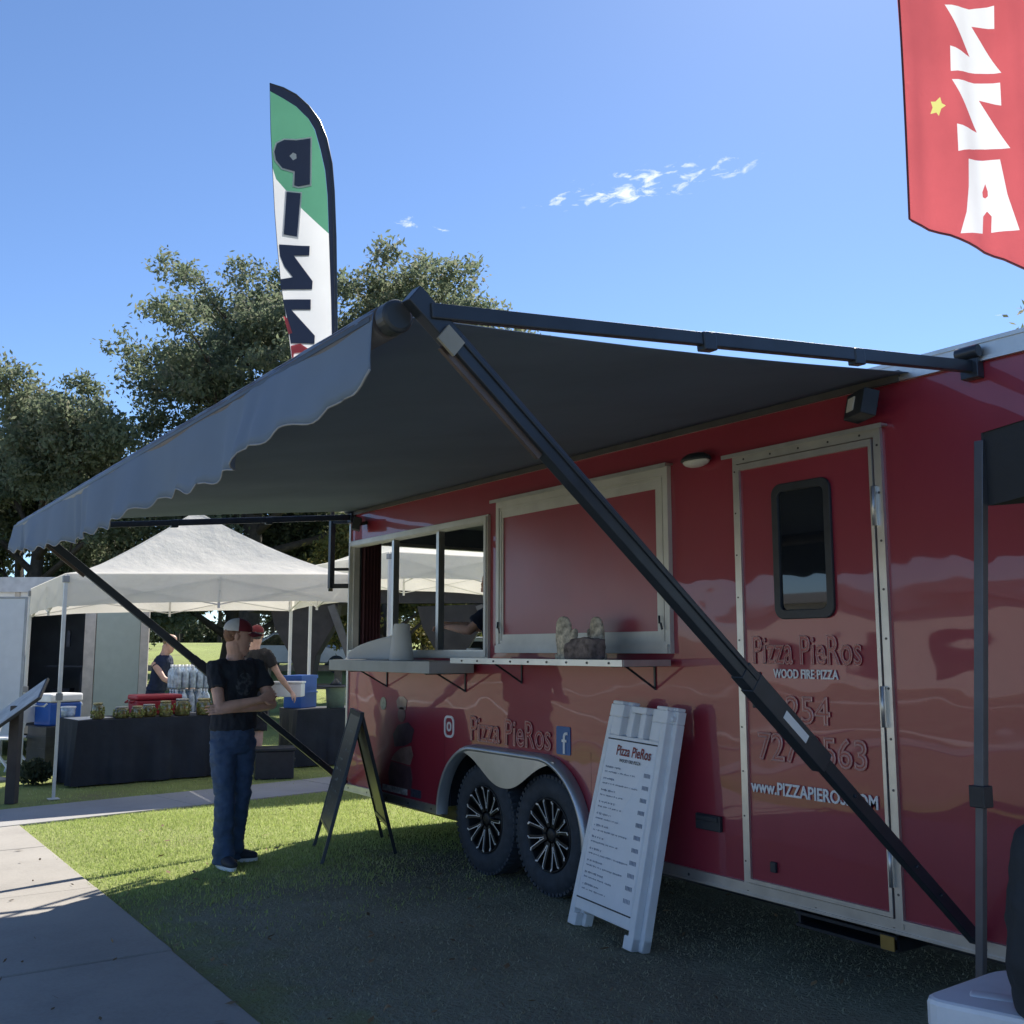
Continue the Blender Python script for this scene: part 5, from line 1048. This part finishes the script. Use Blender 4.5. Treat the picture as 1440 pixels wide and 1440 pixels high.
def person(label, loc, rz, J, skin, shirt, trouser, hair=None, cap=None, shorts=False, yaw=0.0, tilt=0.0, vox=.0075, lean=(0,0), group=None, sleeve=.55, shoe=None, apron=None):
    t = thing('person', label, 'person', loc, rz, group)
    ln = lambda z: Vector((lean[0]*max(0, z-.9), lean[1]*max(0, z-.9), 0))
    tor = lambda g: ([Vector((0,0,z))+ln(z) for z, _, _ in TOR], [(a+g, b+g) for _, a, b in TOR])
    # --- body: one surface
    m = MB(); p, r = tor(-.024); m.loft(p, r, 20, ref=(1,0,0), round_ends=True)
    hc = Vector((0,.02,1.648))+ln(1.648); Mh = Matrix.Translation(hc) @ Matrix.Rotation(yaw, 4, 'Z') @ Matrix.Rotation(tilt, 4, 'X'); H3 = Mh.to_3x3(); hp = lambda *q: Mh @ Vector(q)
    m.loft([Vector((0,-.02,1.46))+ln(1.46), Vector((0,-.005,1.53))+ln(1.53), hp(0,-.02,-.06)], [(.070,.066), (.062,.064), (.062,.066)], 14, ref=(1,0,0), round_ends=True)
    m.ell(hp(0,-.012,.038), (.074,.094,.086), H3, 20, 14)
    m.loft([hp(0,.062,-.118), hp(0,.045,-.095), hp(0,.03,-.062), hp(0,.018,-.02), hp(0,.006,.03), hp(0,0,.07)], [(.026,.022), (.047,.045), (.058,.062), (.066,.078), (.069,.086), (.06,.08)], 18, ref=tuple(H3 @ Vector((1,0,0))), round_ends=True)
    m.loft([hp(0,.086,.028), hp(0,.099,-.002), hp(0,.103,-.022)], [.009,.011,.013], 8, round_ends=True); m.ell(hp(0,.084,-.066), (.024,.011,.011), H3, 10, 6); m.ell(hp(0,.08,-.098), (.022,.014,.015), H3, 10, 6)
    for s in (-1, 1): m.ell(hp(s*.077,-.012,-.004), (.010,.018,.028), H3, 10, 8); m.ell(hp(s*.03,.083,.034), (.026,.012,.008), H3, 8, 6)
    for s, k in ((1,'R'), (-1,'L')):
        sh, el, wr = Vector(J['sh'+k]), Vector(J['el'+k]), Vector(J['wr'+k]); m.loft([sh, sh.lerp(el,.35), sh.lerp(el,.8), el], [.052,.048,.041,.038], 12, round_ends=True)
        m.loft([el, el.lerp(wr,.28), el.lerp(wr,.7), wr], [.038,.041,.032,.025], 12, round_ends=True); hd = Vector(J.get('hd'+k, wr-el)); hand(m, wr+hd.normalized()*.02, hd, J.get('hn'+k, (0,0,1)), J.get('hs'+k, s), J.get('hc'+k, .5))
        hi, kn, an = Vector((s*.09,0,.90)), Vector(J['kn'+k]), Vector(J['an'+k]); q_ = 1.0 if shorts else .72; m.loft([hi, hi.lerp(kn,.5), kn, kn.lerp(an,.3), kn.lerp(an,.75), an], [.085*q_,.075*q_,.055*q_,.056*q_,.038,.036], 14, round_ends=True)
    b = put('body', m, skin, parent=t, local=True); remesh(b, vox, 3)
    # --- shirt
    m = MB(); p, r = tor(.012); z0_ = Vector((0,0,.965))+ln(.965); p = [z0_, z0_+Vector((0,0,.02))]+p[2:]; r = [(.180, .136), (.180, .135), (.170, .126)]+r[3:]; m.loft(p[:-1], r[:-1], 24, ref=(1,0,0))
    for k in 'RL':
        sh, el = Vector(J['sh'+k]), Vector(J['el'+k]); ax = (el-sh).normalized(); inn = Vector((0,0,sh.z))+ln(sh.z); m.loft([inn.lerp(sh,.5)+Vector((0,0,.012)), sh-Vector((0,0,.006)), sh.lerp(el, sleeve*.5), sh.lerp(el, sleeve)], [.062,.063,.062,.067], 16, round_ends=False)
    sh_ = put('shirt', m, shirt, parent=t, local=True); remesh(sh_, max(.009, vox), 4); wrinkle(sh_, .016, 8, (1.4,1.4,1), 4); wrinkle(sh_, .006, 24, (1.6,1.6,.8), 9)
    # --- trousers
    m = MB(); m.loft([(0,0,.80), (0,0,.85), (0,0,.92), (0,0,1.02)], [(.14,.11), (.166,.122), (.168,.122), (.158,.116)], 22, ref=(1,0,0))
    for s, k in ((1,'R'), (-1,'L')):
        hi, kn, an = Vector((s*.088,0,.89)), Vector(J['kn'+k]), Vector(J['an'+k])
        if shorts: m.loft([hi, hi.lerp(kn,.5), hi.lerp(kn,.98)], [.098,.096,.094], 16, round_ends=False)
        else:
            lo = an-Vector((0,0,.055)); m.loft([hi, hi.lerp(kn,.5), kn, kn.lerp(lo,.35), kn.lerp(lo,.7), kn.lerp(lo,.84), kn.lerp(lo,.9), lo], [.097,.089,.074,.073,.070,.082,.071,.079], 16)
    tr_ = put('trousers', m, trouser, parent=t, local=True); remesh(tr_, max(.010, vox), 3); wrinkle(tr_, .011, 7, (1,1,1.9), 8); wrinkle(tr_, .006, 22, (1,1,2.2), 2)
    # --- shoes
    for s, k in ((1,'R'), (-1,'L')):
        an = Vector(J['an'+k]); f = Vector(J.get('ft'+k, (s*.15,1,0))).normalized(); m = MB(); g0 = Vector((an.x, an.y, 0))
        m.loft([g0-f*.075+Vector((0,0,.055)), g0+Vector((0,0,.062)), g0+f*.10+Vector((0,0,.05)), g0+f*.165+Vector((0,0,.042))], [(.036,.046), (.042,.05), (.046,.038), (.036,.026)], 14, ref=tuple(f.cross(Vector((0,0,1)))), round_ends=True)
        so = put('shoe', m, shoe or BLACKP, parent=t, local=True); remesh(so, .009, 3)
        m = MB(); P = []; sd = f.cross(Vector((0,0,1)))
        for i in range(20): a = 2*math.pi*i/20; P.append(g0+f*(.045+.145*math.cos(a))+sd*(.046*math.sin(a)*(1+.12*math.cos(a))))
        m.add([p_+Vector((0,0,.002)) for p_ in P]+[p_+Vector((0,0,.026)) for p_ in P], [(i, (i+1)%20, 20+(i+1)%20, 20+i) for i in range(20)]+[list(range(20)), list(range(20,40))]); put('sole', m, WHITEP, parent=so, local=True)
    # --- face and hair
    m = MB()
    for s in (-1, 1): m.ell(hp(s*.031,.0865,.018), (.013,.007,.0075), H3, 8, 6)
    put('eye', m, M('eye_dark', (.03,.025,.02), .2), parent=t, local=True); m = MB(); m.ell(hp(0,.0925,-.0665), (.020,.005,.0025), H3, 8, 5); put('mouth', m, M('lips', (.22,.08,.07), .5), parent=t, local=True)
    if hair:
        m = MB(); m.ell(hp(0,-.020,.038), (.077,.091,.086), H3, 18, 12); m.ell(hp(0,-.05,-.002), (.066,.054,.05), H3, 14, 8); h = put('hair', m, hair, parent=t, local=True); remesh(h, .010, 2); wrinkle(h, .008, 40)
    if cap:
        m = MB(); m.ell(hp(0,-.005,.055), (.086,.106,.082), H3, 28, 12, lo=-.12, hi=1)
        inv = Mh.inverted()
        for i, f in enumerate(m.f):
            c = sum((m.v[q] for q in f), Vector())/len(f); m.m[i] = 1 if (inv @ c).y > -.005 else 0
        cp = put('cap', m, cap, parent=t, local=True); P = []
        for i in range(13):
            x = -1+2*i/12; P.append([hp(x*.074, .07+math.sqrt(max(0,1-x*x))*.03+u*(.085*math.sqrt(max(.12,1-x*x*.9))), .045-.022*x*x-.018*u) for u in (0, .33, .66, 1)])
        m = MB(); m.grid(P); bl = put('bill', m, cap[1], parent=cp, local=True, fix=False); sd = bl.modifiers.new('t', 'SOLIDIFY'); sd.thickness = .005
        m = MB(); m.ell(hp(0,-.005,.138), (.009,.009,.005), H3, 8, 5); put('button', m, cap[1], parent=cp, local=True)
    if apron:
        m = MB(); P = []
        for i in range(15):
            a = math.pi*(-.5+1.0*i/14) if apron[1] == 'front' else 0; 
            P.append([Vector((.190*math.sin(a*.98), .145*math.cos(a*.9)+.01, z))+ln(z) for z in np.linspace(.50, 1.12, 8)])
        m.grid(P); ap_ = put('apron', m, apron[0], parent=t, local=True, fix=False); sd = ap_.modifiers.new('t', 'SOLIDIFY'); sd.thickness = .004
    return t
def tee_print():
    m, t, b, o = new_mat('navy_tee_with_print'); c = N(t, 'ShaderNodeTexCoord'); s = N(t, 'ShaderNodeSeparateXYZ'); t.links.new(c.outputs['Object'], s.inputs[0])
    ex_ = math_n(t, 'DIVIDE', math_n(t, 'SUBTRACT', s.outputs[0], -.01), .075); ez_ = math_n(t, 'DIVIDE', math_n(t, 'SUBTRACT', s.outputs[2], 1.30), .085)
    d = math_n(t, 'ADD', math_n(t, 'MULTIPLY', ex_, ex_), math_n(t, 'MULTIPLY', ez_, ez_)); e = math_n(t, 'LESS_THAN', d, 1.0); fr = math_n(t, 'GREATER_THAN', s.outputs[1], .02)
    nn = noise_n(t, 34, 3, .5); mk = math_n(t, 'MULTIPLY', math_n(t, 'MULTIPLY', e, fr), math_n(t, 'MULTIPLY', math_n(t, 'SUBTRACT', nn, .42), 3.0, clamp=True))
    mx = N(t, 'ShaderNodeMixRGB'); t.links.new(mk, mx.inputs[0]); mx.inputs[1].default_value = (.022, .027, .038, 1); mx.inputs[2].default_value = (.13, .15, .17, 1); t.links.new(mx.outputs[0], b.inputs['Base Color']); b.inputs['Roughness'].default_value = .95; return m
def facing(d): return math.atan2(-d.x, d.y)
PM = Vector((2.66, 7.53, 0))
to_cam = Vector((-PM.x, -PM.y, 0)).normalized(); f1_ = (to_cam*math.cos(R(36))+RT*math.sin(R(36))); 
person('young man in a red and white cap standing with folded arms in the sunlit grass', PM, facing(f1_), dict(
    shR=(.178,.0,1.425), shL=(-.178,.01,1.425), elR=(.205,.155,1.135), wrR=(-.06,.25,1.19), hdR=(-.92,-.10,.30), hnR=(-.1,1,.15), hcR=.34,
    elL=(-.235,.135,1.145), wrL=(.13,.185,1.125), hdL=(.95,-.22,.03), hnL=(.1,.8,.5), hsL=1, hcL=.14,
    knR=(.085,.055,.50), knL=(-.08,.0,.50), anR=(.075,.05,.085), anL=(-.075,-.09,.085), ftR=(.1,1,0), ftL=(-.85,.55,0)),
    SKIN, tee_print(), DENIM, HAIR, [CAPW, CAPR], yaw=R(62), tilt=R(-4), vox=.0048, shoe=M('dark_sneaker', (.03,.035,.05), .7))
PB = W(-3.33, 13.3)
_m2 = person('man with his back turned in a dark tee and pale cap holding a white box', PB, facing((FH+RT*.25).normalized()), dict(
    shR=(.19,.0,1.43), shL=(-.19,.0,1.43), elR=(.30,.10,1.17), wrR=(.40,.22,.98), hnR=(1,0,.3), hcR=.6, elL=(-.26,.08,1.16), wrL=(-.14,.28,1.08), hcL=.5,
    knR=(.10,.02,.5), knL=(-.10,.05,.5), anR=(.10,-.02,.085), anL=(-.10,.03,.085)), SKIN, SHIRT2, M('black_shorts', (.02,.02,.025), .9), HAIRG, [CAPR, CAPW], shorts=True, yaw=R(15), vox=.009, lean=(0,.08), shoe=M('brown_shoe', (.08,.05,.035), .7), apron=(M('grey_apron', (.09,.075,.075), .9), 'front'))
_m2.scale = (1.05,)*3
bx = W(-2.95, 13.68, .94); t = thing('white_box', 'white foam box held at the hip by the man with his back turned', 'box', bx, facing(FH)); m = MB(); m.box((-.20,-.12,0), (.20,.12,.17)); put('box_body', m, WHITEP, parent=t, local=True, bev=.012); m = MB(); m.box((-.21,-.13,.172), (.21,.13,.20)); put('lid', m, WHITEP, parent=t, local=True, bev=.008)
PC = W(-5.15, 15.0)
person('woman in a dark blue dress leaning towards the stack of bottled water', PC, facing((RT-FH*.1).normalized()), dict(
    shR=(.165,.05,1.34), shL=(-.165,.05,1.34), elR=(.22,.22,1.14), wrR=(.14,.42,1.05), elL=(-.22,.25,1.12), wrL=(-.1,.44,1.05),
    knR=(.08,.03,.5), knL=(-.08,.03,.5), anR=(.08,0,.085), anL=(-.08,0,.085)), SKIN, NAVY, NAVY, HAIRB, None, yaw=R(5), tilt=R(-20), vox=.011, lean=(0,.22), sleeve=.15)
PD_ = W(-.10, 8.7, .44)
person('person in a dark shirt working inside the trailer behind the serving window', PD_, facing((-RT+FH*.25).normalized()), dict(
    shR=(.185,.03,1.44), shL=(-.185,.03,1.44), elR=(.21,.22,1.30), wrR=(.12,.44,1.33), elL=(-.23,.20,1.27), wrL=(-.12,.42,1.30), hcR=.7, hcL=.7,
    knR=(.1,.02,.5), knL=(-.1,.02,.5), anR=(.1,0,.085), anL=(-.1,0,.085)), SKIN, NAVY, DENIM, HAIR, None, yaw=R(0), tilt=R(-12), vox=.010, lean=(0,.06), sleeve=.7)

# ================================================================== TREES
def tree(name, label, cat, a, b, h, rad, base, mat, seed, leaf_n=50000, leaf=.10, trunk=.35, spread=1.0, gaps=.5, group=None, clump=1.0, flat=.75):
    g = random.Random(seed); gn = np.random.default_rng(seed); p = W(a, b); z0 = gz(p.x, p.y); t = thing(name, label, cat, (p.x, p.y, z0), 0, group)
    m = MB(); ends = []
    top = Vector((g.uniform(-.4,.4), g.uniform(-.4,.4), h*.62)); m.loft([(0,0,-.1), (0,0,.4), Vector((top.x*.3, top.y*.3, base+.3)), top], [trunk*1.5, trunk*1.05, trunk*.85, trunk*.35], 10); put('trunk', m, BARK, parent=t, local=True)
    lm = MB(); nl = max(7, int(9*spread))
    for i in range(nl):
        az_ = 2*math.pi*i/nl*1.0+g.uniform(-.35,.35)+i*2.4; f = (i+.5)/nl; zs = base*.8+(h*.60-base*.8)*f; s = Vector((top.x*f, top.y*f, zs))
        el_ = g.uniform(.15,.55)+f*.75; ln_ = rad*(1.0-.45*f*f)*g.uniform(.72,1.05); d = Vector((math.cos(az_)*math.cos(el_), math.sin(az_)*math.cos(el_), math.sin(el_)))
        ez_ = min(ln_, (h*.95-s.z)/max(.15, d.z)); e = s+d*ez_; mid = s.lerp(e,.5)+Vector((g.uniform(-1,1), g.uniform(-1,1), g.uniform(-.2,.6)))*rad*.07
        r0 = trunk*(.5-.25*f); lm.loft([s, mid, e], [r0, r0*.6, r0*.22], 7); ends.append((e, 1.0)); ends.append((mid.lerp(e,.45), .9))
        for k in range(5):
            u = g.uniform(.3,.98); q0 = s.lerp(mid, u*2) if u < .5 else mid.lerp(e, u*2-1); dd = (d+Vector((g.uniform(-1,1), g.uniform(-1,1), g.uniform(-.35,.9)))*.9).normalized(); q1 = q0+dd*rad*g.uniform(.18,.36)
            lm.loft([q0, q0.lerp(q1,.5)+Vector((0,0,.1)), q1], [r0*.3, r0*.2, r0*.08], 5); ends.append((q1, g.uniform(.6,1)))
            for j in range(2): q2 = q1+(dd+Vector((g.uniform(-1,1), g.uniform(-1,1), g.uniform(-.5,.8)))).normalized()*rad*g.uniform(.08,.17); lm.loft([q1, q2], [r0*.08, r0*.03], 4); ends.append((q2, g.uniform(.45,.8)))
    put('limb', lm, BARK, parent=t, local=True)
    C = np.array([[e.x, e.y, e.z] for e, _ in ends]); S = np.array([s for _, s in ends]); wts = S**2/(S**2).sum(); idx = gn.choice(len(C), leaf_n, p=wts)
    # each clump is made of sprays (short twigs of leaves), uneven and with gaps
    nsp = max(8, int(leaf_n/26)); sidx = gn.choice(len(C), nsp, p=wts); d = gn.normal(size=(nsp,3)); d /= np.linalg.norm(d, axis=1)[:,None]; rr_ = rad*.155*clump*S[sidx][:,None]*gn.uniform(.25,1.05,(nsp,1))**.6
    sc = C[sidx]+d*rr_*np.array([1,1,flat]); k = gn.integers(0, nsp, leaf_n); off = gn.normal(size=(leaf_n,3))*np.array([.16,.16,.10])*(leaf/.10)**.5*1.25; pt_ = sc[k]+off; pt_[:,2] = np.maximum(pt_[:,2], .05)
    leaves('crown', leafquads(pt_, leaf, gn), mat, t); return t
tree('oak_tree', 'tall open crowned oak on the right of the feather flag behind the awning', 'tree', -3.9, 31, 16.4, 5.0, 6.0, OAK, 27, 60000, .085, .32, 1.9, clump=1.0)
tree('oak_tree', 'tall spreading oak just left of the feather flag', 'tree', -8.3, 32.5, 16.3, 5.4, 5.0, OAK, 19, 66000, .085, .34, 1.9, clump=1.0)
tree('oak_tree', 'broad leafy tree at the left edge above the stalls', 'tree', -14.6, 31, 10.6, 4.6, 1.6, OAK, 23, 80000, .085, .3, 1.4, clump=1.25, group='trees')
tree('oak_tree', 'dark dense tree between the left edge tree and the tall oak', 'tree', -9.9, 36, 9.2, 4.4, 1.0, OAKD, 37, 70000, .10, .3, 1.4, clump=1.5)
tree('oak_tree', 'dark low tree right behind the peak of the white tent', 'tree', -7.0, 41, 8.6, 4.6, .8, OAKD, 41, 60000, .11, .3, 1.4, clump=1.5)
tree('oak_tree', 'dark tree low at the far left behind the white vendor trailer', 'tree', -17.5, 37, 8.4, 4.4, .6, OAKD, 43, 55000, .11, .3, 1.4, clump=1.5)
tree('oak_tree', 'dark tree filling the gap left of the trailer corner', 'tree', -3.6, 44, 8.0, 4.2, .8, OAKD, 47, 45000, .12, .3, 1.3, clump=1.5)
tree('yellowing_tree', 'thin yellowing tree whose top shows between awning arm and fabric', 'tree', 2.6, 43, 15.2, 4.0, 6, YELL, 53, 26000, .10, .22, 1.2)
tree('small_tree', 'slim tree with only a twig tip showing over the awning', 'tree', 8.35, 25, 9.15, 1.3, 4, OAK, 59, 5000, .06, .12, 1.0)
tree('leafy_tree', 'green tree whose outermost leaves show beside the red banner', 'tree', 13.55, 20, 10.2, 4.0, 4, OAK, 61, 26000, .08, .25, 1.2)
tree('yellow_green_tree', 'bright yellow green tree seen through the serving window', 'tree', -3.4, 30, 5.6, 2.6, .8, YELL, 67, 26000, .08, .18, 1.2, clump=1.4)
pl_ = [(-27.5,78), (-25.6,80), (-24.0,74), (-22.4,79), (-20.6,75), (-19.0,82), (-29.6,82)]
pd_ = ['slender far tree beside the green trailer panel', 'far tree with yellowish crown above the grassy bank', 'thin far tree with a straight dark trunk on the bank', 'far tree over the dark hedge on the grassy bank', 'far tree behind the cap of the standing man', 'far tree right of the standing man on the bank', 'far tree hidden mostly by the pale green panel']
for i, ((a, b), l) in enumerate(zip(pl_, pd_)): tree('pine_tree', l, 'tree', a, b, 8.5+1.3*math.sin(i*2.1), 2.2, 2.5, PINEL if i % 3 else YELL, 80+i, 9000, .14, .16, .9, group='far trees on the grassy bank', clump=1.1)
g = np.random.default_rng(99); vs = []
for k in range(40):
    a = -34+1.25*k+g.uniform(-.5,.5); b = 84+g.uniform(-4,4); p = W(a, b); vs.append(leafcloud(700, (p.x, p.y, gz(p.x,p.y)+g.uniform(.6,1.3)), (1.7,1.7,g.uniform(1.0,2.0)), .20, 100+k))
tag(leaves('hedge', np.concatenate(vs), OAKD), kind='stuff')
# woods and a low building over the lawn behind the camera: the trailer side mirrors them
vs = []
for k in range(46):
    an = R(150+3.1*k); d = 66+g.uniform(-6,10); vs.append(leafcloud(900, (d*math.sin(an), d*math.cos(an), g.uniform(1.0,2.4)), (5,5,g.uniform(1.8,3.6)), .45, 200+k))
tag(leaves('woods', np.concatenate(vs), OAK), kind='stuff')
bd = thing('low_building', 'long low pale building mirrored in the trailer door window', 'building', (-36, 22, 0)); m = MB(); m.box((-39,2,0), (-34,40,3.9)); put('wall', m, M('building_wall', (.55,.54,.5), .8), parent=bd); m = MB(); m.box((-39.6,1.4,3.9), (-33.4,40.6,4.4)); put('roof', m, M('building_roof', (.16,.16,.17), .8), parent=bd)
for y in range(5, 40, 5): m = MB(); m.box((-33.99,y,.9), (-33.95,y+2,2.2)); put('window', m, GLASSD, parent=bd)
rd = MB(); rd.box((-8.3,-60,-.05), (-7.9,60,.016)); WC = concrete('pale_concrete', (.62, .60, .56), 3); structure('footpath', rd, WC)
rd = MB(); rd.box((-19.6,-60,-.05), (-18.9,60,.016)); structure('far_footpath', rd, WC)

# dry leaves lying on the lawn and the walkway
g = np.random.default_rng(321); n = 260; p = np.stack([g.uniform(-.3, 5.2, n), g.uniform(3.2, 10, n), np.full(n, .02)], 1); v = leafquads(p, .028, g).reshape(-1, 4, 3); v[:, :, 2] = .016+(v[:, :, 2]-.02)*.35+.006
tag(leaves('fallen_leaves', v.reshape(-1, 3), M('dry_leaf', (.22, .14, .07), .8, 0, .5, 3)), kind='stuff')
